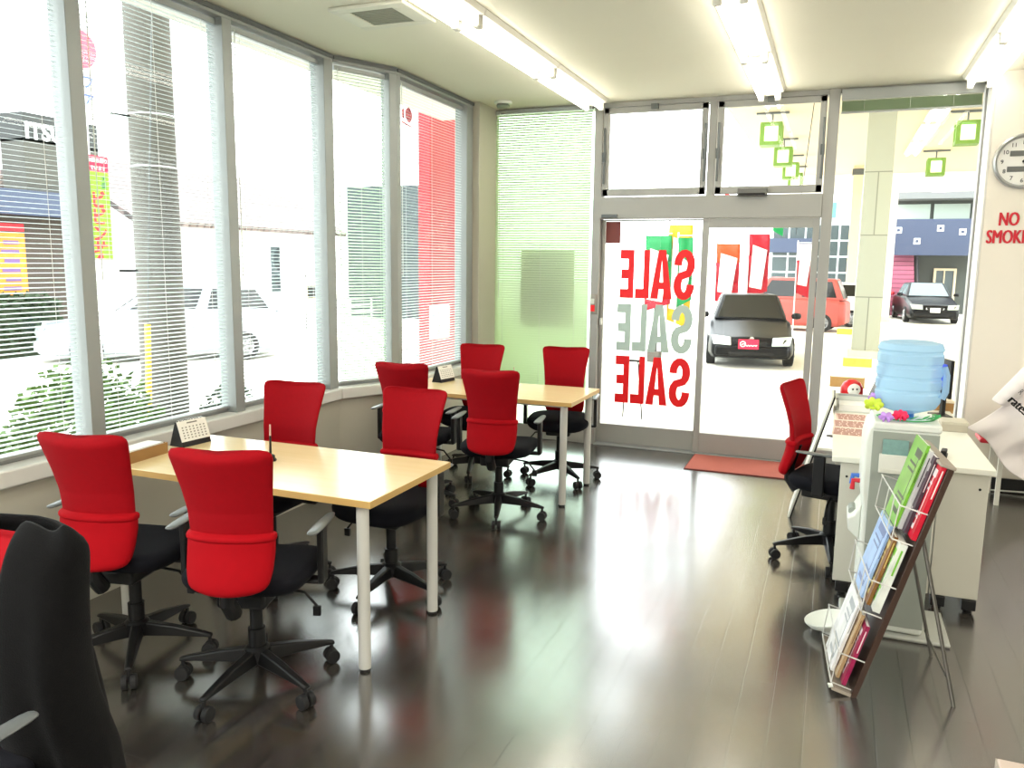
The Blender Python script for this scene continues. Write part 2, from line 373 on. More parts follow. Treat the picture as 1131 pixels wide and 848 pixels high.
# front (door) wall
DX = [-3.0, -2.93, -1.985, -1.915, -1.03, -.975, -.155, -.07, .93]
def fx(n, boxes, mat=FRAME, name='trim_%d', bev=.003):
    mb = MB()
    for bx in boxes: mb.box(*bx)
    return struct(mb.build(name % n if '%' in name else name, mat, bevel=bev))
fx(7, [(-2.96, -2.915, YD-.04, YD+.06, 0, ZC), (-1.985, -1.915, YD-.05, YD+.07, 0, ZC), (-.135, -.055, YD-.05, YD+.07, 0, ZC), (.915, .955, YD-.04, YD+.06, 0, ZC)])
fx(8, [(-1.915, -.135, YD-.06, YD+.07, 1.985, 2.165), (-1.915, -.135, YD-.04, YD+.06, 2.905, ZC), (-1.03, -.97, YD-.045, YD+.06, 2.165, 2.905)])
fx(9, [(-2.915, -1.985, YD-.03, YD+.06, 2.91, ZC), (-2.915, -1.985, YD-.04, YD+.06, 0, .13), (-.055, .915, YD-.03, YD+.06, 2.91, ZC), (-.055, .915, YD-.04, YD+.06, 0, .13)])
fx(10, [(.928, .944, 6.60, YD-.045, 0, ZC)], SILL)
fx(11, [(-1.915, -.135, YD-.07, YD+.08, 0, .012)], ALU)
fx(12, [(.945, 2.0, YD+.07, YD+.12, -.4, 3.0)], CONC)
# shop corner column face
w9 = struct(MB().box(-2.915, -1.985, YD+.018, YD+.026, .13, 2.91).build('window_9', GREENGLASS))
w10 = struct(MB().box(-.055, .915, YD+.018, YD+.026, .13, 2.91).build('window_10', GLASS))
# opening transom lights
def transom(n, x0, x1):
    z0, z1 = 2.175, 2.9; t = .048
    mb = MB(); y0, y1 = YD-.05, YD-.01
    mb.box(x0, x1, y0, y1, z0, z0+t+.01); mb.box(x0, x1, y0, y1, z1-t, z1); mb.box(x0, x0+t, y0, y1, z0, z1); mb.box(x1-t, x1, y0, y1, z0, z1)
    f = struct(mb.build('window_%d' % n, FRAME, bevel=.004))
    MB().box(x0+t, x1-t, YD-.033, YD-.027, z0+t, z1-t).build('pane', GLASS, f)
    for x in (x0+.012, x1-.012):
        b = MB(); b.tube([(x, y0-.012, z0+.1), (x+.006, y0-.02, z0+.32), (x, y0-.012, z0+.56)], .009, 8); b.box(x-.016, x+.016, y0-.022, y0, z0+.28, z0+.36); b.build('stay_arm', ALUD, f)
    b = MB(); b.box((x0+x1)/2-.03, (x0+x1)/2+.03, y0-.03, y0, z1-.03, z1+.01); b.build('latch', ALUD, f)
transom(11, -1.905, -1.04); transom(12, -.96, -.145)
# sliding leaves
def leaf(n, x0, x1, y, st=.05, bot=.17, top=.075):
    z0, z1 = .015, 1.98
    mb = MB(); mb.box(x0, x0+st, y-.02, y+.02, z0, z1); mb.box(x1-st, x1, y-.02, y+.02, z0, z1); mb.box(x0+st, x1-st, y-.02, y+.02, z0, z0+bot); mb.box(x0+st, x1-st, y-.02, y+.02, z1-top, z1)
    f = struct(mb.build('door_%d' % n, FRAME, bevel=.003))
    MB().box(x0+st, x1-st, y-.003, y+.003, z0+bot, z1-top).build('pane', GLASS, f)
    return f
d1 = leaf(1, -1.912, -1.0, YD+.03, st=.028, top=.012)
d2 = leaf(2, -1.045, -.14, YD-.02)
MB().box(-1.9, -1.885, YD-.03, YD+.01, 1.07, 1.13).build('lock', WPLA, d1, bevel=.003)
# SALE lettering, reads correctly from outside
def sletter(ch, w, h):
    s = .42*w
    if ch == 'E':
        t = .19*h; return [[(0, 0), (w, 0), (w, t), (s, t), (s, h/2-t/2), (w*.92, h/2-t/2), (w*.92, h/2+t/2), (s, h/2+t/2), (s, h-t), (w, h-t), (w, h), (0, h)]]
    if ch == 'L':
        return [[(0, 0), (w, 0), (w, .2*h), (s, .2*h), (s, h), (0, h)]]
    if ch == 'A':
        k = .36*w; return [[(0, 0), (k, 0), (w*.5, h*.80), (w*.5, h), (w*.33, h)], [(w, 0), (w-k, 0), (w*.5, h*.80), (w*.5, h), (w*.67, h)], [(w*.26, .2*h), (w*.74, .2*h), (w*.70, .34*h), (w*.30, .34*h)]]
    pts = []; t = .37*w; rx = (w-t)/2; ry = (h/2-t*.35)/2
    c1 = (w/2, h-t*.42-ry); c2 = (w/2, t*.42+ry)
    for i in range(13):
        an = R(-5+i*20); pts.append((c1[0]+rx*math.cos(an), c1[1]+ry*math.sin(an)))
    for i in range(13):
        an = R(55-i*20) ; pts.append((c2[0]+rx*math.cos(an), c2[1]+ry*math.sin(an)))
    out = []; Lp = []; Rp = []
    for i, p in enumerate(pts):
        a, b = pts[max(0, i-1)], pts[min(len(pts)-1, i+1)]; dx, dy = b[0]-a[0], b[1]-a[1]; l = math.hypot(dx, dy)
        Lp.append((p[0]-dy/l*t/2, p[1]+dx/l*t/2)); Rp.append((p[0]+dy/l*t/2, p[1]-dx/l*t/2))
    for i in range(len(pts)-1): out.append([Lp[i], Lp[i+1], Rp[i+1], Rp[i]])
    return out
def sale(xr, z, h, mat, label, wid):
    mb = MB(); x = 0; sc = wid/.655
    for ch, wd, gap in (('S', .18, .012), ('A', .19, .012), ('L', .125, .014), ('E', .125, 0)):
        for pi_, poly in enumerate(sletter(ch, wd*sc, h)):
            n = len(poly); y = YD+.0235-(.0003*pi_ if ch == 'A' else 0)
            mb.prism([(xr-(x+px), z+pz) for px, pz in poly], 0, .0022+(.0003*pi_ if ch == 'A' else 0), Matrix(((1, 0, 0, 0), (0, 0, 1, y), (0, 1, 0, 0), (0, 0, 0, 1))))
        x += (wd+gap)*sc
    lab(mb.build('sale_lettering', mat, d1, ang=10), label)
sale(-1.10, 1.31, .415, LETR, 'red SALE lettering at the top, mirrored on the door glass', .64)
sale(-1.10, .85, .41, LETG, 'grey green SALE lettering in the middle, mirrored on the door glass', .655)
sale(-1.10, .385, .42, LETR, 'red SALE lettering at the bottom, mirrored on the door glass', .655)
st = MB().box(-1.88, -1.75, YD+.024, YD+.0262, 1.78, 1.965).build('corner_sticker', P('faded_red_sticker', (120, 56, 50), .6, var=.12, scale=12), d1, bevel=.02)

blind((-2.9, YD-.055), (-2.0, YD-.055), 0, GSLAT, 'pale green venetian blind on the tall window left of the glass door', top=2.925, bot=.40, tilt=52, cords=(.1, .5, .86))
blind((-.045, YD-.055), (.90, YD-.055), 0, GSLAT, 'pale green venetian blind pulled all the way up above the right window', top=2.925, bot=2.752, tilt=0, rail=.075, stack=26, cords=(.17, .5, .8), wand=False)
# notice stuck outside the green blind window
tag(MB().box(-2.67, -2.165, YD+.03, YD+.036, 1.04, 1.72).build('notice_board', P('dark_notice', (92, 86, 80), .7)), 'dark rectangular notice panel stuck outside the green blind window', 'notice panel')
o = empty('sensor_box', (-.66, YD-.062, 2.15), 0, 'dark grey door sensor box on the header above the sliding door', 'door sensor')
MB().box(-.115, .115, -.045, 0, 0, .062).build('housing', P('sensor_grey', (104, 104, 100), .45), o, bevel=.006); MB().box(-.1, .1, -.047, -.044, .006, .024).build('lens', BLK, o)
o = empty('key_switch', (-1.955, YD-.05, 1.17), 0, 'small grey and red key switch on the post left of the glass door', 'switch')
MB().box(-.025, .025, -.022, 0, 0, .17).build('housing', P('switch_grey', (150, 146, 138), .5), o, bevel=.006)
MB().box(-.018, .018, -.026, -.02, .02, .075).build('red_plate', LETR, o); MB().box(-.014, .014, -.026, -.02, .085, .13).build('button', WPLA, o)
tag(MB().box(-1.9, -1.76, YD-.075, YD-.06, 1.992, 2.02).build('door_stopper', ALUD, bevel=.003), 'small dark metal catch above the left door leaf', 'door catch')
# corner blind bracket stub near the ceiling is part of the column; smoke detector on the ceiling
o = empty('smoke_detector', (-2.70, 6.52, ZC), 0, 'round smoke detector on the ceiling above the green blind', 'smoke detector')
MB().lathe([(.075, 0), (.075, -.018), (.066, -.022)], n=28).build('base', WPLA, o); MB().lathe([(.05, -.022), (.058, -.034), (.05, -.05), (.02, -.056)], n=28).build('sensor_cap', P('detector_grey', (110, 116, 104), .5), o)
# ceiling vent
o = empty('ceiling_vent', (-2.40, 4.06, ZC), 0, 'square white ceiling vent with a grey grille above the windows', 'ceiling vent')
m_ = MB()
for bx in ((-.23, .23, -.19, -.13), (-.23, .23, .13, .19), (-.23, -.13, -.13, .13), (.13, .23, -.13, .13)): m_.box(bx[0], bx[1], bx[2], bx[3], -.022, -.001)
m_.build('frame', P('vent_white', (206, 204, 190), .5), o, bevel=.006)
m_ = MB()
for i in range(11): m_.box(-.13, .13, -.13+i*.024, -.13+i*.024+.014, -.018, -.008)
m_.box(-.13, .13, -.13, .13, -.006, -.001); m_.build('grille', P('vent_grey', (140, 140, 126), .6), o)
# lamps
def make_lamp(label):
    o = empty('ceiling_lamp', (0, 0, ZC), 0, label, 'ceiling lamp', 'twin tube ceiling lamps in three rows')
    m = MB(); hl = .622
    prof = [(-.115, 0), (.115, 0), (.1, -.028), (.022, -.05), (-.022, -.05), (-.1, -.028)]
    m.loft([[(x, y, z-.001) for x, z in prof] for y in (-hl, hl)]); m.build('housing', LAMPW, o, bevel=.003)
    for x in (-.062, .062):
        MB().tube([(x, -hl+.035, -.072), (x, hl-.035, -.072)], .0165, 14).build('tube', TUBE, o)
    for y in (-hl+.017, hl-.017):
        for x in (-.062, .062): MB().box(x-.022, x+.022, y-.014, y+.014, -.095, -.03).build('socket', LAMPW, o, bevel=.008)
    return o
lp = None
for rx, rn, ys in ((-1.945, 'left row by the windows', (6.05, 4.80, 3.55)), (-.56, 'middle row', (6.07, 4.82)), (.85, 'right row', (6.05, 4.80))):
    for k, y in enumerate(ys):
        pos = ('nearest the door wall', 'second from the door wall', 'third from the door wall')[k]
        t = 'ceiling lamp in the %s, %s' % (rn, pos)
        if lp is None: lp = make_lamp(t); lp.location = (rx, y, ZC)
        else: dup(lp, (rx, y, ZC), 0, t)

# ------------------------------------------------------------------ office chairs
def pillow_ring(w, y, z, t, wrap, n=28, ex=.28, dip=0.):
    out = []
    for i in range(n):
        a = 2*PI*i/n; c, s_ = math.cos(a), math.sin(a)
        x = w*math.copysign(abs(c)**.62, c); yy = t/2*math.copysign(abs(s_)**.5, s_)
        u = x/w if w else 0
        out.append((x, y+wrap*u*u+yy, z+dip*u*u))
    return out
def interp(tab, z):
    for (a, *va), (b, *vb) in zip(tab, tab[1:]):
        if a <= z <= b:
            f = (z-a)/(b-a); return [p+(q-p)*f for p, q in zip(va, vb)]
    return list(tab[0][1:]) if z < tab[0][0] else list(tab[-1][1:])
PROF = [(.44, -.275, .105), (.47, -.262, .135), (.53, -.242, .148), (.60, -.222, .152), (.66, -.215, .150), (.74, -.222, .154), (.82, -.242, .163), (.90, -.27, .178), (.965, -.298, .194)]
def back_part(z0, z1, t, grow, dip1, n=12, r=.03, r0=.03, x_extra=0.):
    rings = []
    for i in range(n+1):
        f = i/n; z = z0+(z1-z0)*f
        y, w = interp(PROF, z); w += grow
        e = 1.
        dt = (z1-z)
        if dt < r: w -= (r-math.sqrt(max(0, r*r-(r-dt)**2)))*.9; e = max(.25, math.sqrt(max(0.02, 1-((r-dt)/r)**2)))
        db = (z-z0)
        if db < r0: w -= (r0-math.sqrt(max(0, r0*r0-(r0-db)**2)))*.9; e = min(e, max(.25, math.sqrt(max(.02, 1-((r0-db)/r0)**2))))
        rings.append(pillow_ring(max(w, .03), y, z, t*e, .035, dip=dip1*max(0, (f-.5)*2)**2))
    return rings
def make_chair(label):
    o = empty('office_chair', (0, 0, 0), 0, label, 'office chair', 'red backed swivel chairs around the tables')
    zs = MB().loft(back_part(.635, .95, .034, 0, .032, n=18, r=.03, r0=.01)).build('backrest', RED, o, sub=1)
    MB().loft(back_part(.45, .665, .062, .006, 0, n=14, r=.02, r0=.045)).build('lumbar_cover', REDP, o, sub=1)
    MB().loft(back_part(.628, .668, .078, .011, 0, n=6, r=.018, r0=.018)).build('welt_band', REDP, o, sub=1)
    m = MB(); m.tube([(0, -.19, .36), (0, -.235, .42), (0, -.235, .5), (0, -.195, .62)], [.03, .03, .026, .02], 10); m.build('back_bracket', BLK, o)
    # seat
    rings = []
    for z, gx, e in ((.405, .17, .0), (.418, .215, .0), (.45, .235, 0), (.478, .232, 0), (.492, .21, 0), (.495, .15, 0)):
        rg = []
        for i in range(32):
            a = 2*PI*i/32; c, s_ = math.cos(a), math.sin(a)
            x = gx*math.copysign(abs(c)**.5, c); y = (gx*.96)*math.copysign(abs(s_)**.5, s_)+.02
            rg.append((x, y, z-(.03*max(0, (y-.14)/.1)**2 if y > .14 else 0)))
        rings.append(rg)
    MB().loft(rings).build('seat', BLKF, o, sub=1)
    m = MB(); m.box(-.09, .09, -.14, .11, .35, .408); m.build('tilt_mechanism', BLK, o, bevel=.012)
    m = MB(); m.tube([(.08, .02, .37), (.18, .03, .355), (.225, .035, .30)], .006, 8); m.box(.21, .24, .028, .043, .262, .30); m.build('lever', BLK, o, bevel=.004)
    MB().tube([(0, 0, .1), (0, 0, .22), (0, 0, .2201), (0, 0, .36)], [.032, .032, .024, .024], 18).build('gas_column', BLK, o)
    sb = MB(); sb.lathe([(.02, .075), (.045, .085), (.048, .14), (.036, .15)], n=20); sb = sb.build('base_hub', BLK, o)
    for k in range(5):
        a = R(72*k); d = Vector((math.cos(a), math.sin(a), 0)); p = Vector((-d.y, d.x, 0))
        rings = []
        for f, hw, zt, zb in ((.03, .026, .142, .085), (.15, .022, .125, .083), (.27, .017, .098, .078), (.305, .015, .088, .074)):
            c = d*f; rings.append([tuple(c+p*hw+Vector((0, 0, zb))), tuple(c-p*hw+Vector((0, 0, zb))), tuple(c-p*hw*.7+Vector((0, 0, zt))), tuple(c+p*hw*.7+Vector((0, 0, zt)))])
        arm = MB().loft(rings).build('base_arm', BLK, o, bevel=.006)
        arm['spin'] = 1
        ca = MB(); c = d*.293
        for sgn in (-1, 1):
            q = c+p*sgn*.016; ca.tube([tuple(q-p*.011+Vector((0, 0, .028))), tuple(q+p*.011+Vector((0, 0, .028)))], .0278, 18)
        ca.tube([tuple(c+Vector((0, 0, .03))), tuple(c+Vector((0, 0, .08)))], .008, 8); ca.build('caster', TYRE, arm, bevel=.004)
    for s_ in (-1, 1):
        m = MB(); m.box(s_*.262-.012, s_*.262+.012, -.03, .03, .415, .63); m.box(min(s_*.16, s_*.27), max(s_*.16, s_*.27), -.028, .028, .412, .428)
        ar = m.build('armrest', BLK, o, bevel=.006)
        rg = []
        for y, hw, h in ((-.125, .012, .005), (-.115, .024, .008), (0, .026, .009), (.11, .02, .008), (.14, .008, .004)):
            rg.append([(s_*.262+hw*math.cos(t*PI/5), y, .638+h*math.sin(t*PI/5)) for t in range(10)])
        MB().loft(rg).build('arm_pad', GREYPAD, ar, sub=1)
    return o
def phase_chair(ch, deg):            # turn only the five-star base of a chair
    for c in ch.children:
        if c.name.startswith('base_arm'): c.rotation_euler = (0, 0, R(deg))
proto = make_chair('red office chair at the near left corner of the front table, beside the windows')
CH = [((-2.549, 2.316), 12, 10, None),
      ((-1.954, 2.326), 17, 38, 'red office chair in the middle foreground with its whole five-star base in view'),
      ((-2.57, 3.20), 185, 50, 'red office chair on the far side of the front table, by the window sill'),
      ((-1.922, 3.277), 180, 18, 'red office chair on the far side of the front table, behind its right-hand legs'),
      ((-2.529, 4.66), 6, 60, 'red office chair on the near side of the back table, closest to the angled window'),
      ((-1.908, 4.60), 9, 65, 'red office chair on the near side of the back table, nearer the door'),
      ((-2.49, 5.47), 187, 30, 'red office chair on the far side of the back table, beside the red pillar window'),
      ((-1.829, 5.586), 190, 54, 'red office chair on the far side of the back table, next to the glass door'),
      ((.06, 4.62), -106, 20, 'red office chair seen from the side at the white desk'),
      ((-1.78, .97), 183, 20, 'red office chair at the left edge with a black jacket over its back')]
for i, ((x, y), rz, ph, lb) in enumerate(CH):
    c = proto if i == 0 else dup(proto, (x, y, 0), R(rz), lb)
    if i == 0: c.location = (x, y, 0); c.rotation_euler = (0, 0, R(rz))
    phase_chair(c, ph)
# jacket draped over the left-edge chair: local frame of that chair (its front is +y)
jc = empty('jacket', (-1.78, .97, 0), R(183), 'black jacket draped over the back of the chair at the left edge', 'jacket')
JACK = P('black_wool', (9, 9, 10), .95, var=.3, scale=40, bump=.5, bscale=300, spec=.15, sheen=.03)
rows = []
for i in range(26):
    f = i/25; z = .998-.84*f
    yb, wd = interp(PROF, max(.44, min(.96, z)))
    open_ = min(1, f/.05)
    hw = .20+.04*open_**.5+.035*f
    th = .012+.062*open_**.6+.045*f
    row = []
    for j in range(49):
        u = -1+2*j/48; a = u*PI*(.96-.05*max(0, 1-abs(f-.02)/.42))
        x = -hw*math.copysign(abs(math.sin(a))**.55, math.sin(a))
        y = yb*.6-.10 - th*math.copysign(abs(math.cos(a))**.7, math.cos(a)) + .014*math.sin(9*a+3*f)*f
        zz = z - .004*(abs(x)/hw)**2.5*(1-f)**2 + .008*math.sin(5*a)
        row.append((x, y-.03*f, zz))
    rows.append(row)
m = MB(); m.grid(rows); m.build('body', JACK, jc, solid=.012, sub=1)
for s_ in (-1, 1):
    pts = [(s_*.12, -.28, .82), (s_*.16, -.30, .74), (s_*.19, -.30, .58), (s_*.21, -.31, .45), (s_*.215, -.31, .32)]
    MB().tube(pts, [.03, .05, .055, .052, .048], 14).build('sleeve', JACK, jc, sub=1)
# ------------------------------------------------------------------ tables
def make_table(x0, x1, y0, y1, label, group='maple meeting tables', top=MAPLE, z=.71):
    o = empty('meeting_table', ((x0+x1)/2, (y0+y1)/2, 0), 0, label, 'table', group)
    a, b = (x1-x0)/2, (y1-y0)/2
    t = MB().box(-a, a, -b, b, z-.028, z).build('tabletop', top, o, bevel=.003)
    m = MB()
    for bx in ((-a-.0015, a+.0015, -b-.0015, -b, z-.028, z-.002), (-a-.0015, a+.0015, b, b+.0015, z-.028, z-.002), (-a-.0015, -a, -b, b, z-.028, z-.002), (a, a+.0015, -b, b, z-.028, z-.002)): m.box(*bx)
    m.build('edge_band', MAPEDGE if top == MAPLE else GREYWOOD, t)
    m = MB(); ix, iy = a-.075, b-.06
    for s_ in (-1, 1):
        m.box(-ix, ix, s_*iy-.012, s_*iy+.012, z-.047, z-.029); m.box(s_*ix-.012, s_*ix+.012, -iy, iy, z-.047, z-.029)
    m.build('underframe', LEG, o, bevel=.003)
    for sx in (-1, 1):
        for sy in (-1, 1):
            lg = MB().cyl((sx*(a-.065), sy*(b-.05)), .0245, .012, z-.03, 20).build('leg', LEG, o)
            MB().cyl((sx*(a-.065), sy*(b-.05)), .021, 0, .013, 16).build('foot', BLK, lg)
    return o
make_table(-2.93, -1.56, 2.508, 3.185, 'maple topped table in the foreground with four pale round legs')
make_table(-2.87, -1.53, 4.90, 5.57, 'maple topped table at the back beside the glass door')
make_table(.335, 1.6, .86, 1.60, 'table with a pinkish grey top just entering the bottom right corner', 'other tables', P('pinkish_grey_laminate', (176, 160, 148), .35))

# things on the front table
def tent_calendar(x, y, rz, label):
    o = empty('desk_calendar', (x, y, .71), rz, label, 'desk calendar', 'tent desk calendars on the tables')
    MB().prism([(-.045, 0), (.045, 0), (.004, .118), (-.004, .118)], -.085, .085, Matrix(((0, 0, 1, 0), (1, 0, 0, 0), (0, 1, 0, 0), (0, 0, 0, 1)))).build('stand', BLK, o)
    n = Vector((0, -.118, .041)).normalized()
    def fp(u, v): return Vector((u, -.045+.041*v, .118*v)) + Vector((0, -.945, .328))*.003
    m = MB(); q = [fp(-.085, .2), fp(.085, .2), fp(.085, 1.0), fp(-.085, 1.0)]; m.slab(q, .002)
    pg = m.build('page', PAPER, o)
    m = MB()
    for r_ in range(5):
        for c_ in range(7):
            u = -.066+c_*.021; v = .30+r_*.105; m.slab([fp(u, v)+n*.0, fp(u+.008, v), fp(u+.008, v+.045), fp(u, v+.045)], .0032)
    m.slab([fp(-.03, .88), fp(.03, .88), fp(.03, .93), fp(-.03, .93)], .0032)
    m.build('printed_dates', P('print_grey', (120, 118, 116), .7), pg)
    m = MB()
    for i in range(9):
        x_ = -.068+i*.017; m.tube([(x_, .008*math.cos(t), .115+.010*math.sin(t)) for t in [k*2*PI/10 for k in range(11)]], .0012, 5)
    m.build('ring_binding', CHROME, o)
    return o
tc_ = tent_calendar(-2.865, 2.985, R(84), 'black tent desk calendar with a white month page on the front table')
dup(tc_, (-2.70, 5.40, .71), R(80), 'black tent desk calendar half hidden behind a chair on the back table')
o = empty('letter_tray', (-2.865, 2.66, .71), R(4), 'brown open box of white papers on the left end of the front table', 'paper tray')
m = MB(); m.box(-.055, .055, -.13, .13, 0, .006)
for bx in ((-.055, -.049, -.13, .13), (.049, .055, -.13, .13), (-.049, .049, -.13, -.124), (-.049, .049, .124, .13)): m.box(*bx, .006, .05)
m.build('box', CARD, o)
m = MB()
for k in range(6): m.box(-.046+.002*(k % 3), .045, -.12, .118-.004*(k % 2), .007+k*.008, .0145+k*.008)
m.build('papers', PAPER, o)
def pen_stand(x, y, label):
    o = empty('pen_stand', (x, y, .71), 0, label, 'pen stand', 'desk pens in weighted stands')
    MB().lathe([(.026, 0), (.026, .006), (.02, .014), (.02, .024), (.012, .03)], n=8).build('base', BLK, o)
    MB().tube([(0, 0, .028), (.001, .0, .115)], [.006, .0045], 10).build('pen', BLK, o)
    MB().tube([(.001, 0, .115), (.002, 0, .165)], [.0042, .0035], 10).build('pen_barrel', P('clear_pen', (206, 170, 160), .3), o)
    return o
ps = pen_stand(-2.295, 2.865, 'black pen standing in a small weighted base on the front table')
dup(ps, (-2.06, 5.22, .71), 0, 'pen standing in a small weighted base on the back table')

# ------------------------------------------------------------------ white desk on the right and what stands on it
dk = empty('white_desk', (.39, 5.1, 0), 0, 'long white desk on the right behind the water dispenser', 'desk')
MB().box(-.346, .346, -1.01, 1.02, .672, .70).build('desktop', WHITE, dk, bevel=.004)
for (px0, px1, lb) in ((-.305, .118, 'left'), (.122, .325, 'right')):
    m = MB(); m.box(px0, px1, -.985, -.955, .07, .672); pn = m.build('end_panel', PANEL, dk, bevel=.003)
    MB().cyl((px1-.04 if lb == 'right' else px0+.035, -.987), .006, 0, .001, 8)
    q = MB(); q.tube([((px1-.035 if lb == 'right' else px0+.03), -.9845, .60), ((px1-.035 if lb == 'right' else px0+.03), -.9875, .60)], .006, 10); q.build('panel_screw', BLK, pn)
m = MB(); m.box(.30, .325, -.955, .98, .07, .672); m.build('side_panel', PANEL, dk, bevel=.003)
m = MB(); m.box(-.305, .325, .955, .985, .07, .672); m.build('end_panel', PANEL, dk, bevel=.003)
for (fx_, fy_) in ((-.26, -.97), (.08, -.97), (.16, -.97), (.29, -.97), (-.26, .97), (.29, .97)):
    q = MB(); q.box(fx_-.03, fx_+.03, fy_-.03, fy_+.03, .02, .07); q.cyl((fx_, fy_), .02, 0, .02, 14); q.build('foot', BLK, dk, bevel=.004)
for k, (x, y, rz, hh) in enumerate(((.15, 5.22, 3, 0), (.135, 4.98, 1, 0), (.13, 4.74, -2, 0))):
    o = empty('price_sheet', (x, y, .70), R(rz), ('pink brown printed price sheet lying farthest back on the white desk', 'pink brown printed price sheet in the middle of the white desk row', 'pink brown printed price sheet lying nearest on the white desk')[k], 'printed sheet', 'printed sheets on the white desk')
    MB().box(-.09, .09, -.105, .105, 0, .0015).build('sheet', P('pale_pink_paper', (222, 196, 184), .6), o)
    m = MB()
    for r_ in range(6):
        xx = -.08
        while xx < .07:
            wd = random.uniform(.015, .045); m.box(xx, min(.08, xx+wd), -.095+r_*.033, -.095+r_*.033+.022, .0015, .0019); xx += wd+.006
    m.build('print', P('pink_brown_print', (160, 104, 92), .7, var=.3, scale=90), o)
o = empty('document_tray', (.165, 5.50, .70), 0, 'grey rimmed white document tray standing behind the price sheets', 'document tray')
m = MB(); m.box(-.105, .105, -.10, .10, 0, .008); m.box(-.105, -.098, -.1, .1, .008, .075); m.box(.098, .105, -.1, .1, .008, .075); m.box(-.098, .098, .093, .1, .008, .075); m.build('tray', WPLA, o, bevel=.002)
m = MB(); m.box(-.11, .11, .09, .104, .075, .088); m.box(-.11, -.096, -.104, .09, .075, .088); m.build('rim', ALU, o)
m = MB(); m.box(-.09, .09, -.1, .085, .0085, .045); m.build('papers', PAPER, o)
# leaning board left of the desk
lbd = empty('leaning_board', (-.185, 5.32, 0), 0, 'thin white board with a black edge leaning against the left side of the desk', 'board')
m = MB(); m.slab([(0, 0, 0), (.0, .34, 0), (.215, .34, .80), (.215, 0, .80)], .012); m.build('panel', WHITE, lbd)
m = MB(); m.slab([(.012, -.002, 0), (.012, .34, 0), (.227, .34, .80), (.227, -.002, .80)], .010); m.build('backing', BLK, lbd)
# round red doll (plain roly-poly)
dl = empty('round_doll', (.155, 5.93, .70), R(25), 'round red doll with a white face sitting on the far left of the white desk', 'doll')
MB().lathe([(.02, 0), (.055, .012), (.073, .045), (.072, .085), (.055, .12), (.025, .138), (.004, .142)], n=24).build('body', P('doll_red', (206, 16, 26), .35), dl)
m = MB(); m.lathe([(.004, 0), (.03, .002), (.04, .008), (.042, .014)], n=20, m=Matrix.Translation((-.02, -.082, .078)) @ Euler((R(-84), 0, R(-12))).to_matrix().to_4x4()); m.build('face', PAPER, dl)
m = MB()
for x in (-.034, -.006): m.lathe([(.002, 0), (.006, .001), (.006, .004)], n=10, m=Matrix.Translation((x, -.088, .085)) @ Euler((R(-84), 0, R(-12))).to_matrix().to_4x4())
m.build('eyes', BLK, dl)
# laptop, seen almost edge-on
o = empty('laptop', (.275, 5.92, .70), R(0), 'dark laptop with its lid open, edge-on behind the blue bottle', 'laptop')
MB().box(-.0, .10, -.15, .12, 0, .016).build('keyboard_base', BLK, o, bevel=.003)
m = MB(); m.slab([(0, .12, .016), (0, -.15, .016), (.10, -.15, .29), (.10, .12, .29)], .010); ld_ = m.build('lid', BLK, o)
o = empty('monitor', (.655, 5.50, .70), R(-76), 'small dark monitor with a blue screen half hidden behind the water bottle', 'monitor')
MB().box(-.07, .07, -.05, .05, 0, .012).build('base', BLK, o, bevel=.004); MB().box(-.02, .02, .0, .02, .012, .15).build('stand', BLK, o)
sc_ = MB().box(-.15, .15, -.02, .0, .13, .36).build('screen', BLK, o, bevel=.004)
m = MB(); m.box(-.13, .10, -.022, -.0195, .19, .33); m.build('display', emit('blue_display', (20, 60, 190), .25), sc_)
o = empty('storage_box', (.672, 5.04, .70), 0, 'low grey box at the right edge of the white desk', 'box')
MB().box(-.065, .065, -.05, .1, 0, .046).build('body', P('grey_card', (178, 170, 152), .6), o, bevel=.003); MB().box(-.068, .068, -.053, .103, .04, .056).build('lid', P('grey_card_lid', (190, 184, 166), .6), o, bevel=.003)
o = empty('cardboard_box', (.68, 5.80, .70), 0, 'flat brown cardboard box behind the grey box on the white desk', 'box')
MB().box(-.075, .075, -.08, .08, 0, .06).build('body', CARD, o, bevel=.002); MB().box(-.077, .077, -.082, .082, .052, .066).build('lid', P('pale_card', (222, 208, 180), .7), o, bevel=.002)
o = empty('stapler', (.545, 4.31, .70), R(80), 'small black stapler on the front part of the white desk', 'stapler')
MB().box(-.045, .045, -.016, .016, 0, .01).build('base', BLK, o, bevel=.003); MB().box(-.045, .04, -.013, .013, .016, .034).build('arm', BLK, o, bevel=.005); MB().box(-.045, -.03, -.012, .012, .008, .02).build('hinge', BLK, o)

# ------------------------------------------------------------------ water dispenser
wd_ = empty('water_dispenser', (.31, 3.86, 0), 0, 'tall white water dispenser under the blue bottle', 'water dispenser')
outl = [(-.125, .02), (.135, .02), (.135, .93), (.12, .95), (-.09, .95), (-.125, .925), (-.137, .86), (-.137, .60), (-.125, .54)]
body = [(-.135, .02), (.14, .02), (.14, .95), (-.10, .95), (-.135, .925), (-.148, .86), (-.148, .64), (-.135, .56), (-.135, .44)]
Mxz = Matrix(((1, 0, 0, 0), (0, 0, 1, 0), (0, 1, 0, 0), (0, 0, 0, 1)))
bd = MB().prism(body, -.148, .148, Mxz).build('body', WPLA, wd_, bevel=.014, seg=3)
MB().box(-.115, .14, -.152, -.1485, .05, .91).build('side_panel', P('dispenser_side', (150, 156, 146), .4), wd_, bevel=.003)
MB().box(-.12, .146, -.155, .155, .915, .952).build('top_cover', WPLA, wd_, bevel=.01)
m = MB(); m.prism([(-.135, .40), (-.185, .445), (-.19, .50), (-.165, .515), (-.135, .57)], -.10, .10, Mxz); dt = m.build('drip_tray', WPLA, wd_, bevel=.008)
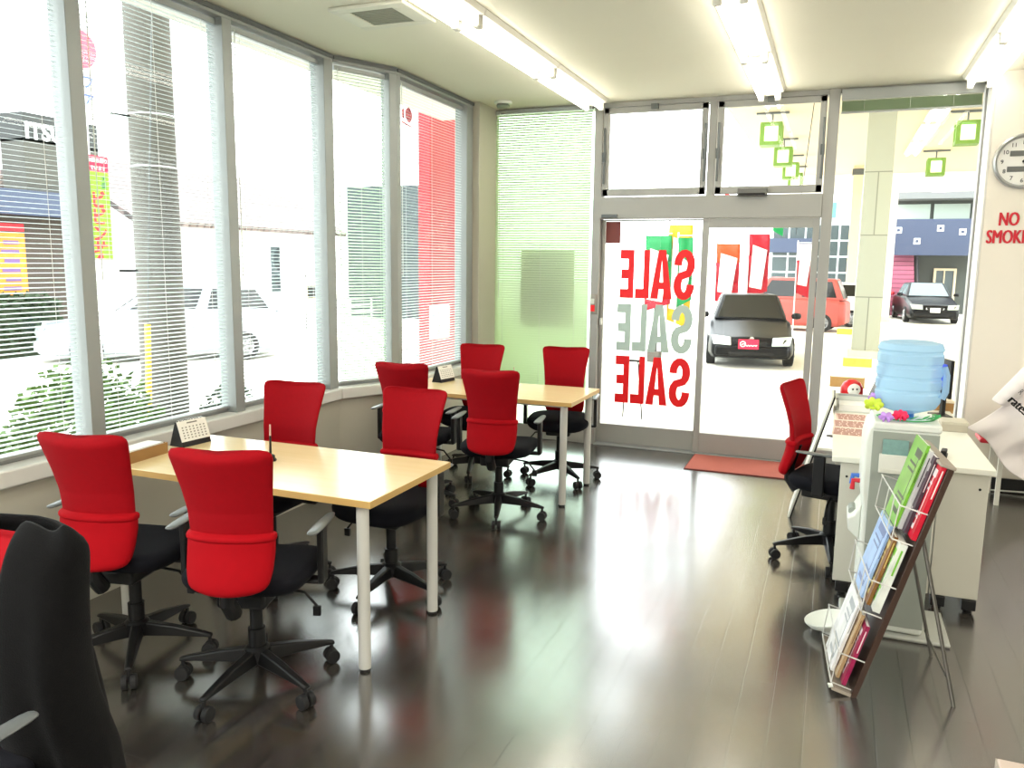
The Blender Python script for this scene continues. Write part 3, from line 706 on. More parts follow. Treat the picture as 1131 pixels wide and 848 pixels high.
MB().tube([(-.168, -.045, .516), (-.168, .045, .516)], .018, 12).build('grid', P('tray_grey', (150, 156, 148), .5), dt)
for y, mt, nm in ((-.05, SIGNR, 'hot_tap'), (.05, P('tap_blue', (60, 110, 200), .4), 'cold_tap')):
    MB().tube([(-.14, y, .66), (-.175, y, .66), (-.178, y, .62)], .011, 10).build(nm, mt, wd_)
m = MB(); m.box(-.085, .03, -.175, -.153, .735, .815)
for k in range(16): m.box(-.08+k*.0068, -.0765+k*.0068, -.1775, -.175, .738, .755)
pk = m.build('cup_pocket', P('pocket_white', (224, 224, 212), .5), wd_, bevel=.003)
MB().box(-.075, .025, -.166, -.161, .815, .88).build('information_card', P('card_grey_green', (120, 156, 150), .5, var=.2, scale=60), pk)
tag(MB().box(.12, .56, 3.68, 4.04, 0, .018).build('floor_tray', P('tray_plastic', (166, 168, 160), .4), bevel=.008), 'flat grey tray on the floor under the water dispenser', 'tray')
wd_.location.z = .0
# bottle
bt = empty('water_bottle', (.325, 3.86, .952), 0, 'blue translucent water bottle upside down on the dispenser', 'water bottle')
BOT = bpy.data.materials.new('blue_bottle_plastic'); BOT.use_nodes = True
n_ = BOT.node_tree.nodes; l_ = BOT.node_tree.links
tr = n_.new('ShaderNodeBsdfTransparent'); tr.inputs[0].default_value = (*lin((200, 228, 248)), 1)
tl = n_.new('ShaderNodeBsdfTranslucent'); tl.inputs[0].default_value = (*lin((196, 224, 244)), 1)
pb = n_['Principled BSDF']; pb.inputs['Base Color'].default_value = (*lin((200, 226, 244)), 1); pb.inputs['Roughness'].default_value = .15
mxa = n_.new('ShaderNodeMixShader'); mxa.inputs[0].default_value = .55; l_.new(tl.outputs[0], mxa.inputs[1]); l_.new(pb.outputs[0], mxa.inputs[2])
mxb = n_.new('ShaderNodeMixShader'); mxb.inputs[0].default_value = .62; l_.new(tr.outputs[0], mxb.inputs[1]); l_.new(mxa.outputs[0], mxb.inputs[2]); l_.new(mxb.outputs[0], n_['Material Output'].inputs[0])
prof = [(.03, .0), (.032, .02), (.06, .03), (.115, .05), (.13, .075)]
for k in range(4):
    z = .085+k*.055; prof += [(.131, z), (.131, z+.03), (.126, z+.037), (.126, z+.045), (.131, z+.052)]
prof += [(.131, .305), (.122, .328), (.09, .336), (.05, .333)]
MB().lathe(prof, n=48).build('shell', BOT, bt)
m = MB(); m.lathe([(.034, .0), (.034, .022), (.03, .026)], n=20); m.build('neck_cap', P('bottle_cap_blue', (50, 120, 200), .4), bt)
m = MB(); m.tube([(.128, -.06, .10), (.14, -.058, .13), (.14, -.055, .2), (.128, -.055, .235)], .014, 10); m.build('handle', BOT, bt)
# artificial flowers around the bottle
gl = empty('flower_garland', (.325, 3.86, .952), 0, 'garland of artificial flowers around the foot of the water bottle', 'artificial flowers')
def blossom(c, r, mat, n=6, nm='blossom'):
    m = MB()
    for k in range(n):
        a = 2*PI*k/n; d = Vector((math.cos(a), math.sin(a)*.8-.3, .5*math.sin(a)+.35)).normalized(); p = Vector(c); s_ = d.cross(Vector((.2, 1, .1))).normalized()
        m.loft([[tuple(p+d*r*f+s_*r*w_*math.cos(t*PI/3)+s_.cross(d)*r*.08*math.sin(t*PI/3)) for t in range(6)] for f, w_ in ((.05, .12), (.4, .42), (.75, .4), (1, .1))])
    return m.build(nm, mat, gl, sub=1)
blossom((-.135, -.10, .055), .045, P('yellow_green_petal', (206, 226, 70), .6), 7)
blossom((-.03, -.135, .022), .036, P('pink_red_petal', (236, 40, 92), .6), 8)
blossom((-.085, -.14, .012), .034, P('lilac_petal', (196, 150, 226), .6), 6)
blossom((-.125, -.03, .075), .036, MATS['lilac_petal'], 6)
m = MB()
for k in range(16):
    a = R(-150+k*10.5); c = Vector((.115*math.cos(a)*1.1, .125*math.sin(a), .012)); d = Vector((-math.sin(a)+random.uniform(-.5, .5), math.cos(a)*.8, random.uniform(.1, .7))).normalized()*random.uniform(.03, .045)
    s_ = d.cross(Vector((0, 0, 1))).normalized()*.011
    m.slab([tuple(c), tuple(c+d*.5+s_), tuple(c+d), tuple(c+d*.5-s_)], .0012)
m.tube([(.118*math.cos(R(a)), .128*math.sin(R(a)), .006) for a in range(-170, 30, 10)], .003, 6)
m.build('leaves', P('garland_green', (70, 170, 90), .6, var=.3), gl)
# round pan on the floor
o = empty('round_pan', (.085, 3.66, 0), 0, 'white round dish on the floor at the left of the dispenser', 'dish')
MB().lathe([(.05, 0), (.085, .01), (.10, .03), (.10, .036), (.085, .03), (.05, .012)], n=32, m=Euler((0, R(-14), 0)).to_matrix().to_4x4() @ Matrix.Translation((0, 0, .028))).build('bowl', WPLA, o)
MB().lathe([(.04, 0), (.04, .012), (.05, .02)], n=20).build('foot', WPLA, o)

# ------------------------------------------------------------------ leaning magazine rack with magazines
RA = R(5); RK = Matrix.Translation((.157, 3.095, 0)) @ Euler((0, 0, RA)).to_matrix().to_4x4()
e_ = Vector((.256, 0, .905)); HL = e_.length; e_.normalize(); nvec = Vector((-e_.z, 0, e_.x))
def rk(s_, t, n): return e_*s_ + Vector((0, t, 0)) + nvec*n
def rbox(mb, s0, s1, t0, t1, n0, n1):
    vs = [tuple(rk(a, b, c)) for c in (n0, n1) for b in (t0, t1) for a in (s0, s1)]
    mb.add(vs, [(0, 2, 3, 1), (4, 5, 7, 6), (0, 1, 5, 4), (2, 6, 7, 3), (0, 4, 6, 2), (1, 3, 7, 5)])
def rackempty(nm, label, cat, group=None):
    o = empty(nm, (.157, 3.095, 0), RA, label, cat, group); return o
rack = rackempty('magazine_rack', 'dark brown leaning magazine rack with wire pockets beside the water dispenser', 'magazine rack')
RW = .46
m = MB(); rbox(m, 0, HL, 0, RW, -.022, 0); m.build('board', DKWOOD, rack, bevel=.002)
m = MB(); rbox(m, HL, HL+.012, -.002, RW+.002, -.026, .028); m.build('top_cap', GREYWOOD, rack, bevel=.003)
m = MB(); rbox(m, .0, .012, 0, RW, 0, .07); m.build('bottom_ledge', GREYWOOD, rack)
for s0 in (.02, .33, .63):
    m = MB()
    d = .095; top_ = s0+.13
    m.tube([rk(top_, .004, 0), rk(top_, .004, d), rk(top_, RW-.004, d), rk(top_, RW-.004, 0)], .0028, 6)
    m.tube([rk(s0, .02, 0.002), rk(s0, .02, d*.8), rk(s0, RW-.02, d*.8), rk(s0, RW-.02, 0.002)], .0028, 6)
    for t in (.02, .13, .26, RW-.02): m.tube([rk(s0, t, d*.8), rk(top_, t, d)], .0022, 6)
    m.build('wire_pocket', WIRE, rack)
m = MB()
for t in (.03, RW-.03): m.tube([rk(.66, t, -.026), (.36+.0, t+.02, .0)], .007, 8)
m.tube([(.327, .05, .11), (.327, RW-.01, .11)], .004, 8); m.build('prop_legs', P('dark_chrome', (120, 118, 112), .3, .9), rack)
m = MB(); m.tube([rk(.02, .0, .072), rk(.012, .0, .082), rk(.02, 0, .084)], .008, 8); m.build('corner_bumper', WPLA, rack)
MAGS = [ # s0, height, t0, width, n0, thick, cover, spine label
 (.655, .295, .01, .21, .004, .014, (196, 22, 48), 'glossy red magazine on the near side of the top rack pocket'),
 (.655, .30, .10, .21, .022, .010, (70, 54, 66), 'dark magazine tucked behind the red one in the top rack pocket'),
 (.655, .31, .15, .21, .036, .012, (196, 196, 196), 'grey and white magazine in the middle of the top rack pocket'),
 (.655, .325, .17, .21, .052, .008, (110, 170, 50), 'lime green magazine on the far side of the top rack pocket'),
 (.35, .275, .01, .21, .02, .022, (214, 218, 210), 'thick white magazine with a green corner in the middle rack pocket'),
 (.35, .28, .08, .21, .048, .010, (130, 86, 34), 'brown and yellow magazine in the middle rack pocket'),
 (.35, .30, .16, .21, .064, .008, (150, 180, 226), 'pale blue magazine on the far side of the middle rack pocket'),
 (.035, .25, .01, .21, .03, .012, (150, 24, 74), 'magenta spined magazine in the bottom rack pocket'),
 (.035, .27, .07, .21, .05, .010, (176, 150, 110), 'tan magazine in the bottom rack pocket'),
 (.035, .30, .13, .22, .066, .010, (226, 226, 224), 'white leaflet sticking out of the bottom rack pocket'),
]
for i, (s0, h, t0, wd, n0, th, c, lb) in enumerate(MAGS):
    t0 *= .7
    o = rackempty('magazine', lb, 'magazine', 'magazines in the leaning rack')
    m = MB(); rbox(m, s0, s0+h, t0, t0+wd, n0, n0+th); m.build('pages', PAPER, o)
    cv = MB(); rbox(cv, s0-.001, s0+h+.001, t0-.001, t0+wd, n0+th, n0+th+.0015); rbox(cv, s0-.001, s0+h+.001, t0-.0025, t0-.0005, n0-.001, n0+th+.0015); rbox(cv, s0-.001, s0+h+.001, t0-.001, t0+wd, n0-.0015, n0)
    cm = P('magazine_cover_%d' % i, c, .3, var=.4, scale=14)
    k = cv.build('cover', cm, o)
    q = MB(); random.seed(i)
    ac = [(236, 226, 226), (220, 214, 214), (60, 56, 60), (40, 60, 30), (120, 190, 60), (214, 190, 120), (90, 110, 160), (230, 220, 224), (120, 90, 60), (150, 156, 160)][i]
    for z, (f0, fh) in enumerate(((.80, .10), (.70, .03), (.62, .03), (.30, .03), (.24, .03), (.10, .06))):
        b_ = t0+.02+.01*(z % 3); rbox(q, s0+h*f0, s0+h*(f0+fh), b_, b_+random.uniform(.08, .15), n0+th+.0015, n0+th+.002)
    rbox(q, s0+h*.1, s0+h*.9, t0+.035, t0+.043, n0+th+.0015, n0+th+.0019)
    sq = MB(); rbox(sq, s0+h*.55, s0+h*.92, t0-.0031, t0-.0024, n0+th*.35, n0+th*.65); sq.build('spine_print', P('magazine_print_%d' % i, ac, .3), k)
    q.build('cover_print', P('magazine_print_%d' % i, ac, .3), k)

# ------------------------------------------------------------------ wall on the right
ck = empty('wall_clock', (1.148, 6.6, 2.335), 0, 'round silver wall clock with a white dial above the no smoking sign', 'clock')
toY = Euler((PI/2, 0, 0)).to_matrix().to_4x4()
rc = .185
MB().lathe([(rc-.03, .006), (rc-.012, .042), (rc, .034), (rc, .0), (rc-.03, 0)], n=56, m=toY).build('rim', P('silver_rim', (170, 172, 172), .3, .7), ck)
dial = MB().lathe([(.002, .012), (rc-.02, .012), (rc-.02, .008), (.002, .008)], n=56, m=toY).build('dial', P('dial_white', (224, 224, 220), .5), ck)
for h in range(1, 13):
    a = R(90-30*h); text('numeral', str(h), .038, P('dial_grey', (70, 72, 74), .5), face_y(.128*math.cos(a), -.0135, .128*math.sin(a)-.013), dial, .0006, .0006, 'CENTER')
m = MB(); m.box(-.085, .085, -.0155, -.013, .035, .072); m.box(-.095, .095, -.0155, -.013, -.07, -.033); m.build('digital_windows', P('lcd_grey', (96, 98, 96), .4), dial)
m = MB(); m.tube([(0, -.018, 0), (.05, -.018, .055)], .004, 6); m.tube([(0, -.02, 0), (.07, -.02, -.08)], .003, 6); m.tube([(0, -.012, 0), (0, -.024, 0)], .009, 14); m.build('hands', BLK, ck)
ns = empty('no_smoking_sign', (1.0, 6.597, 1.78), 0, 'red NO SMOKING lettering on the wall under the clock', 'sign')
text('letters', 'NO', .132, SIGNR, face_y(.035, -.001, .122), ns, .0012, 0, sx=.60, bold=.006)
text('letters', 'SMOKING', .132, SIGNR, face_y(-.03, -.001, .0), ns, .0012, 0, sx=.60, bold=.006)
m = MB()
circ = [(.275+.05*math.cos(t), -.002, .168+.055*math.sin(t)) for t in [k*2*PI/30 for k in range(31)]]
m.tube(circ, .007, 6); m.tube([(.24, -.002, .203), (.31, -.002, .133)], .006, 6); m.tube([(.25, -.002, .168), (.30, -.002, .168)], .005, 6); m.build('symbol', SIGNR, ns)
# low table with a shirt spread over it
lt = empty('side_table', (1.5, 6.335, 0), 0, 'low white table with thin legs under the white shirt', 'table')
MB().box(-.40, .42, -.17, .2, .40, .425).build('top', WHITE, lt, bevel=.004)
for sx in (-.374, .39):
    for sy in (-.15, .18): MB().box(sx-.014, sx+.014, sy-.014, sy+.014, 0, .40).build('leg', WHITE, lt, bevel=.003)
rcn = empty('cushion', (1.12, 6.30, .425), 0, 'folded red cloth poking out under the white shirt', 'cloth')
MB().box(-.13, .15, -.13, .1, 0, .035).build('lower_fold', SIGNR, rcn, bevel=.014, seg=3); MB().box(-.12, .15, -.12, .1, .036, .06).build('upper_fold', P('pale_red_cloth', (206, 120, 118), .8), rcn, bevel=.012, seg=3)
bxs = empty('packing_box', (1.62, 6.40, .425), R(0), 'white box on the low table propping up the shirt', 'box')
MB().box(-.24, .2, -.05, .12, 0, .30).build('body', WHITE, bxs, bevel=.006); MB().box(-.05, .05, -.052, .122, .2, .302).build('tape', P('packing_tape', (206, 196, 170), .4), bxs)
sh = empty('football_shirt', (.905, 6.13, .525), 0, 'white football shirt with black lettering lying tilted below the no smoking sign', 'shirt')
SHIRT = P('white_shirt_cloth', (232, 226, 226), .75, var=.02, bump=.1, bscale=500)
ang = R(-41); ca, sa = math.cos(ang), math.sin(ang)
def shp(u, v, d):     # u across, v up in the shirt; d depth towards the camera
    return (u*ca-v*sa, -d, u*sa+v*ca)
rows = []
for i in range(29):
    f = i/28; v = .60*f
    row = []
    for j in range(29):
        g = j/28; u = .52*g+.035*math.sin(f*PI)-.02*(1-f)*(1-g)
        dd = .03+.05*math.sin(g*PI)+.014*math.sin(30*u+6*v)+.018*math.sin(17*v-12*u+.6)*(1-f)+.010*math.sin(41*u-15*v)+.012*math.sin(26*v+5*u)*g
        row.append(shp(u, v+.025*math.sin(g*PI*2.2)*(1-f)-.05*math.sin(g*PI)*f, dd))
    rows.append(row)
m = MB(); m.grid(rows); sb_ = m.build('torso', SHIRT, sh, solid=.006, sub=1)
rows = []
for i in range(11):
    f = i/10
    row = []
    for j in range(9):
        g = j/8
        a = Vector((-.055, .235)).lerp(Vector((-.085, .56)), f); b = Vector((.045, .26)).lerp(Vector((.07, .56)), f); c = a.lerp(b, g)
        row.append(shp(c.x, c.y, .03+.05*math.sin(g*PI)+.006*math.sin(30*f+5*g)))
    rows.append(row)
m = MB(); m.grid(rows); m.build('sleeve', SHIRT, sh, solid=.006, sub=1)
Msh = Matrix.Translation((0, -.118, 0)) @ Matrix(((ca, -sa, 0, 0), (0, 0, -1, 0), (sa, ca, 0, 0), (0, 0, 0, 1)))
text('lettering', 'rates', .082, BLK, Msh @ Matrix.Translation((-.005, .295, 0)), sh, .002, 0, sx=.85, bold=.004)
text('lettering', 'R', .05, P('dark_grey_print', (60, 58, 62), .6), Msh @ Matrix.Translation((.0, .375, -.004)), sh, .002, 0, sx=.7)
cbl = MB(); cbl.tube([(.98, 6.565, .05), (1.15, 6.56, .012), (1.4, 6.563, .02), (1.8, 6.565, .012), (2.2, 6.56, .012)], .006, 8); tag(cbl.build('cable', WPLA), 'white cable running along the black baseboard on the right', 'cable')
# door mat
dm = empty('door_mat', (-.52, 6.55, 0), 0, 'flat red brown door mat inside the sliding door', 'door mat')
MB().box(-.49, .49, -.26, .26, 0, .008).build('pile', MATRED, dm)
m = MB()
for bx in ((-.495, .495, -.268, -.26), (-.495, .495, .26, .268), (-.498, -.49, -.268, .268), (.49, .498, -.268, .268)): m.box(*bx, 0, .007)
m.build('border', P('mat_edge', (110, 40, 36), .9), dm)

# ------------------------------------------------------------------ outside: ground, canopy, columns
struct(MB().box(-60, 60, YD+.1, 80, GZ-.2, GZ).build('floor_car_park', ASPH))
struct(MB().box(-60, -3.4, -30, YD+.1, GZ-.2, GZ).build('floor_street', ROAD))
struct(MB().box(-3.4, 4.2, YD+.08, 8.1, GZ, -.02).build('floor_porch', ASPH))
CANO = P('canopy_panel', (206, 190, 162), .7, var=.02, scale=1)
struct(MB().box(-2.45, 14, YD+.3, 33, 5.0, 5.4).build('ceiling_canopy', CANO))
struct(MB().box(-2.6, 14, 33, 33.4, 4.35, 5.5).build('trim_13', P('white_beam', (236, 236, 232), .6)))
c_ = empty('tiled_column', (.72, 19.8, GZ), 0, 'grey green tiled column under the car park roof', 'column')
MB().box(-.28, .28, -.28, .28, .0, 5.4).build('shaft', COLT, c_); MB().box(-.36, .36, -.36, .30, 0, .16).build('plinth', P('cream_plinth', (220, 210, 180), .7), c_, bevel=.01)
c_ = empty('thin_column', (.50, 30.5, GZ), 0, 'thin cream column farther back beside the tiled column', 'column')
MB().box(-.16, .16, -.16, .16, 0, 5.4).build('shaft', P('cream_column', (226, 208, 168), .6), c_, bevel=.01); MB().box(-.2, .2, -.2, .2, 5.1, 5.3).build('bracket', ALUD, c_)
c_ = empty('white_column', (1.72, 33.2, GZ), 0, 'white column at the far edge of the car park roof', 'column')
MB().box(-.22, .22, -.2, .2, 0, 4.75).build('shaft', P('white_post', (236, 236, 236), .6), c_, bevel=.01); MB().box(-.26, .26, -.24, .24, 0, .2).build('plinth', CONC, c_)
ws = None
for (x, y, lb) in ((.42, 26.2, 'yellow wheel stop block farthest away by the white car'), (.53, 17.75, 'yellow wheel stop block in front of the tiled column'), (.30, 14.6, 'brown wheel stop block nearest the shop door'), (1.62, 12.6, 'brown wheel stop block right of the water bottle')):
    o = empty('wheel_stop', (x, y, GZ), 0, lb, 'wheel stop', 'concrete wheel stops in the car park')
    m = MB(); m.prism([(-.09, 0), (.09, 0), (.07, .17), (-.07, .17)], -.27, .27, Matrix(((0, 0, 1, 0), (1, 0, 0, 0), (0, 1, 0, 0), (0, 0, 0, 1)))); m.build('block', YEL if 'yellow' in lb else BRN, o, bevel=.008)
    m = MB(); m.box(-.25, .25, -.068, .068, .17, .18); m.build('top_face', P('cream_top', (226, 214, 180), .8), o)  # top face in a paler cream than the block
GRLAN = emit('lantern_glow', (240, 255, 220), 6.0); CAL = emit('canopy_tube', (255, 252, 240), 9.0)
lan = None
for (x, y, k) in ((-1.54, 19.5, 0), (-1.52, 23.5, 1), (-1.5, 27.0, 2), (-1.5, 30, 3), (2.45, 20.5, 4), (2.5, 27, 5)):
    lb = ['green lit ceiling lantern seen in the right transom, nearest', 'green lit ceiling lantern in the right transom, second in its row', 'green lit ceiling lantern in the right transom, third in its row', 'green lit ceiling lantern in the right transom, farthest', 'green lit ceiling lantern seen through the right window, upper one', 'green lit ceiling lantern seen through the right window, lower one'][k]
    if lan is None:
        o = lan = empty('lantern', (x, y, 4.3), 0, lb, 'lantern', 'square green lanterns under the car park roof')
        m = MB()
        for sx in (-1, 1):
            for sy in (-1, 1): m.box(sx*.19-.045, sx*.19+.045, sy*.19-.045, sy*.19+.045, 0, .42)
        m.box(-.23, .23, -.23, .23, .42, .46); m.box(-.235, .235, -.235, .235, -.03, .05); m.build('frame', P('lantern_green', (104, 140, 50), .5), o)
        MB().box(-.15, .15, -.15, .15, .05, .38).build('shade', emit('lantern_shade', (236, 250, 196), 2.0), o)
        MB().lathe([(.01, .08), (.08, .12), (.1, .2), (.06, .3)], n=16).build('bulb', GRLAN, o)
        m = MB(); m.tube([(0, 0, .46), (0, 0, .7)], .02, 8); m.box(-.35, .35, -.06, .06, .66, .7); m.build('hanger', ALUD, o)
    else: dup(lan, (x, y, 4.3), 0, lb)
cl = None
for (x, y, lb) in ((-1.45, 17.2, 'twin tube lamp under the car park roof, seen in the right transom'), (1.85, 17.3, 'twin tube lamp under the car park roof, nearest in the right window'), (1.85, 20.2, 'twin tube lamp under the car park roof, second in the right window'), (1.85, 23.1, 'twin tube lamp under the car park roof, third in the right window'), (1.85, 26, 'twin tube lamp under the car park roof, farthest in the right window')):
    if cl is None:
        o = cl = empty('car_park_lamp', (x, y, 4.99), 0, lb, 'lamp', 'tube lamps under the car park roof')
        MB().box(-.2, .2, -1.25, 1.25, -.05, 0).build('housing', LAMPW, o)
        for tx in (-.11, .11): MB().tube([(tx, -1.2, -.08), (tx, 1.2, -.08)], .028, 10).build('tube', CAL, o)
    else: dup(cl, (x, y, 4.99), 0, lb)

# ------------------------------------------------------------------ cars (front towards local -y)
def make_car(nm, loc, rz, label, kind, paint, glass_=None, plate=None, details=True):
    o = empty(nm, loc, rz, label, 'car')
    K = {'hatch': dict(L=4.1, W=.84, H=1.40, belt=.92, hood=.80, ws=-.95, rf=-.25, rr=1.35, re=1.85, nose=.62),
         'sedan': dict(L=4.6, W=.88, H=1.46, belt=.95, hood=.86, ws=-.85, rf=-.15, rr=1.05, re=1.75, nose=.68),
         'kei': dict(L=3.4, W=.735, H=1.66, belt=1.0, hood=.92, ws=-1.05, rf=-.65, rr=1.35, re=1.62, nose=.74),
         'wagon': dict(L=4.5, W=.86, H=1.5, belt=.98, hood=.92, ws=-.95, rf=-.2, rr=1.75, re=2.15, nose=.72)}[kind]
    Lh, W, H, belt = K['L']/2, K['W'], K['H'], K['belt']
    st_ = [(-Lh, .80, .24, K['nose']-.12), (-Lh+.07, .9, .20, K['nose']-.02), (-Lh+.35, .97, .18, K['nose']+.05), (K['ws']-.1, 1., .18, K['hood']+.04), (K['ws']+.1, 1., .18, belt), (K['re']-.1, 1., .18, belt), (Lh-.25, .98, .2, belt-.02 if kind != 'sedan' else belt-.03), (Lh-.06, .92, .24, belt-.06), (Lh, .84, .28, belt-.12)]
    rings = []
    for y, s_, zb, zt in st_:
        w_ = W*s_
        rings.append([(-w_*.92, y, zb), (w_*.92, y, zb), (w_, y, zb+.1), (w_*1.0, y, (zb+zt)/2), (w_*.96, y, zt-.07), (w_*.86, y, zt), (0, y, zt+.025), (-w_*.86, y, zt), (-w_*.96, y, zt-.07), (-w_, y, (zb+zt)/2), (-w_, y, zb+.1)])
    bd = MB().loft(rings).build('body', paint, o, bevel=.025, seg=2, ang=40)
    gw, rw = W*.88, W*.68
    A = [Vector((s_*gw, K['ws'], belt-.02)) for s_ in (-1, 1)]; Bv = [Vector((s_*rw, K['rf'], H)) for s_ in (-1, 1)]
    Cv = [Vector((s_*rw, K['rr'], H-.03)) for s_ in (-1, 1)]; D = [Vector((s_*gw*.96, K['re'], belt-.02)) for s_ in (-1, 1)]
    m = MB(); m.add([tuple(p) for p in (A[0], A[1], Bv[0], Bv[1], Cv[0], Cv[1], D[0], D[1])], [(0, 1, 3, 2), (2, 3, 5, 4), (4, 5, 7, 6), (0, 2, 4, 6), (1, 7, 5, 3), (0, 6, 7, 1)])
    m.build('cabin', paint, o, bevel=.05, seg=3)
    G = glass_ or CARGLASS
    def pane(nm, q, ins, th=.012):
        q = [Vector(p) for p in q]; c = sum(q, Vector())/4; qq = [c+(p-c)*(1-ins) for p in q]
        nn = (qq[1]-qq[0]).cross(qq[3]-qq[0]).normalized(); ctr = Vector((0, (K['ws']+K['re'])/2, (belt+H)/2))
        if nn.dot(c-ctr) < 0: qq.reverse(); nn = -nn
        m = MB(); m.slab([tuple(p+nn*.002) for p in qq], th); m.build(nm, G, o, bevel=.004)
    pane('windshield', [A[0], A[1], Bv[1], Bv[0]], .12); pane('rear_window', [D[1], D[0], Cv[0], Cv[1]], .16)
    for k, s_ in ((0, -1), (1, 1)):
        def lerp(f, g):   # f along, g up
            lo = A[k].lerp(D[k], f); hi = Bv[k].lerp(Cv[k], f); return lo.lerp(hi, g)
        for f0, f1 in ((.06, .47), (.53, .94)): pane('side_window', [lerp(f0, .12), lerp(f1, .12), lerp(f1, .88), lerp(f0, .88)], .04)
        if details:
            m = MB(); m.lathe([(.02, -.07), (.07, -.05), (.085, 0), (.07, .05), (.02, .07)], n=12, m=Matrix.Translation((s_*(W+.09), K['ws']+.22, belt+.06)) @ Matrix.Diagonal((1.2, .8, 1, 1))); m.build('mirror', paint, o)
            m = MB(); q = [(s_*W*.44, -Lh-.03, K['nose']-.17), (s_*W*.84, -Lh+.04, K['nose']-.16), (s_*W*.90, -Lh+.16, K['nose']+.02), (s_*W*.46, -Lh-.0, K['nose']-.0)]
            if s_ < 0: q.reverse()
            m.slab([tuple(Vector(p)+Vector((0, .03, 0))) for p in q], .06); m.build('headlight', LIGHTG, o, bevel=.015)
    if details:
        m = MB(); m.box(-W*.34, W*.34, -Lh-.012, -Lh+.05, K['nose']-.17, K['nose']-.08); gr = m.build('grille', BLK if kind != 'sedan' else CHROME, o, bevel=.01)
        if kind == 'sedan':
            m = MB(); m.prism([(-.3, .02), (.3, .02), (.2, -.13), (-.2, -.13)], 0, .02, Matrix(((1, 0, 0, 0), (0, 0, 1, -Lh-.03), (0, 1, 0, K['nose']-.09), (0, 0, 0, 1)))); m.build('grille_opening', BLK, gr)
        m = MB(); m.box(-W*.82, W*.82, -Lh-.05, -Lh+.12, .26, .45); m.build('bumper', paint, o, bevel=.04, seg=3)
        m = MB(); m.box(-W*.5, W*.5, -Lh-.055, -Lh+.0, .27, .33); m.build('lower_intake', BLK, o, bevel=.01)
    wy = Lh*.63
    for sx in (-1, 1):
        for y in (-wy, wy*.98):
            t = MB(); t.tube([(sx*(W-.17), y, .29), (sx*(W+.012), y, .29)], .29, 26); tw = t.build('wheel', TYRE, o, bevel=.02)
            q = MB(); q.lathe([(.17, 0), (.185, .012), (.19, .0)], n=24, m=Matrix.Translation((sx*(W+.012), y, .29)) @ Euler((0, sx*PI/2, 0)).to_matrix().to_4x4())
            for k in range(7):
                a = k*2*PI/7; q.tube([(sx*(W+.02), y+.03*math.cos(a), .29+.03*math.sin(a)), (sx*(W+.02), y+.175*math.cos(a), .29+.175*math.sin(a))], .018, 6)
            q.build('rim', RIM, tw)
    if plate == 'red':
        m = MB(); m.box(-.25, .13, -Lh-.075, -Lh-.055, .40, .585); pl = m.build('show_plate', P('plate_red', (226, 20, 64), .5), o)
        m = MB(); yy = -Lh-.077
        m.tube([(-.165+.05*math.cos(t), yy, .495+.05*math.sin(t)) for t in [k*2*PI/16 for k in range(17)]], .008, 6)
        m.tube([(-.19, yy, .48), (-.15, yy, .505), (-.11, yy, .47), (-.08, yy, .455), (-.06, yy, .475), (-.04, yy, .455), (-.01, yy, .475), (.02, yy, .455), (.05, yy, .475), (.08, yy, .46), (.10, yy, .48)], .008, 6); m.build('script_mark', PAPER, pl)
        m = MB(); m.lathe([(.01, 0), (.04, .01), (.045, .02)], n=14, m=Matrix.Translation((0, -Lh+.02, K['nose']-.03)) @ Euler((PI/2, 0, 0)).to_matrix().to_4x4()); m.build('emblem', CHROME, o)
    elif plate == 'white':
        m = MB(); m.box(-.165, .165, -Lh-.075, -Lh-.055, .42, .585); m.build('number_plate', PAPER, o)
    return o
make_car('hatchback_car', (-1.72, 18.3, GZ), R(8), 'black hatchback with a red plate parked facing the shop door', 'hatch', BLACKCAR, plate='red')
make_car('kei_car', (-1.25, 27.4, GZ), R(-97), 'salmon pink small box car parked sideways behind the black hatchback', 'kei', PINKCAR)
make_car('white_car', (-.95, 30.0, GZ), R(-80), 'white car whose rear wheel shows beside the salmon pink car', 'wagon', WHITECAR)
make_car('sedan_car', (3.25, 34.9, GZ), R(4), 'black sedan with a chrome grille parked facing us in front of the pink stairs', 'sedan', BLACKCAR, CARGLASSL, plate='white')
make_car('red_car', (1.25, 37.0, GZ), R(0), 'bright red car mostly hidden behind the tiled column', 'hatch', REDCAR, CARGLASSL)
make_car('estate_car', (-12.5, 12.55, GZ), R(-45), 'white estate car on the street behind the left blinds', 'wagon', SILVERCAR)

# ------------------------------------------------------------------ outside: building behind the car park on the right
GREYW = P('grey_render', (74, 78, 74), .8, var=.05); BW = P('dark_window', (62, 74, 76), .2); WHF = P('white_frame', (230, 232, 232), .5)
bR = empty('office_building', (3.6, 40.6, GZ), 0, 'two storey building with a blue grey panel band and pink stairs beyond the car park', 'building')
m = MB(); m.box(-2.0, 6, 0, 6, 0, 7); m.build('wall', GREYW, bR)
MB().box(-1.45, 6, -1.2, -.9, 2.55, 4.1).build('panel_band', BLUEBAND, bR)
MB().box(-1.5, 6, -1.3, 0, 4.95, 5.5).build('eave', P('grey_beam', (110, 112, 112), .7), bR)
m = MB()
for k in range(4): m.box(-1.3+k*1.55, .1+k*1.55, -.06, -.01, 4.1, 4.8)
m.build('upper_windows', P('pale_window', (176, 190, 180), .3), bR)
for (x, z) in ((-1.18, 3.62), (-.42, 3.15), (.45, 3.70), (1.30, 3.55)):
    s_ = MB().box(x-.13, x+.13, -1.22, -1.2, z-.13, z+.13).build('sign_square', WHF, bR); MB().box(x-.06, x+.06, -1.232, -1.222, z-.06, z+.06).build('symbol', BLUEBAND, s_)
m = MB()
for k in range(14): m.box(-1.42, -.42, -3.0+k*.21, -3.0+(k+1)*.21, 0, .19*(k+1))
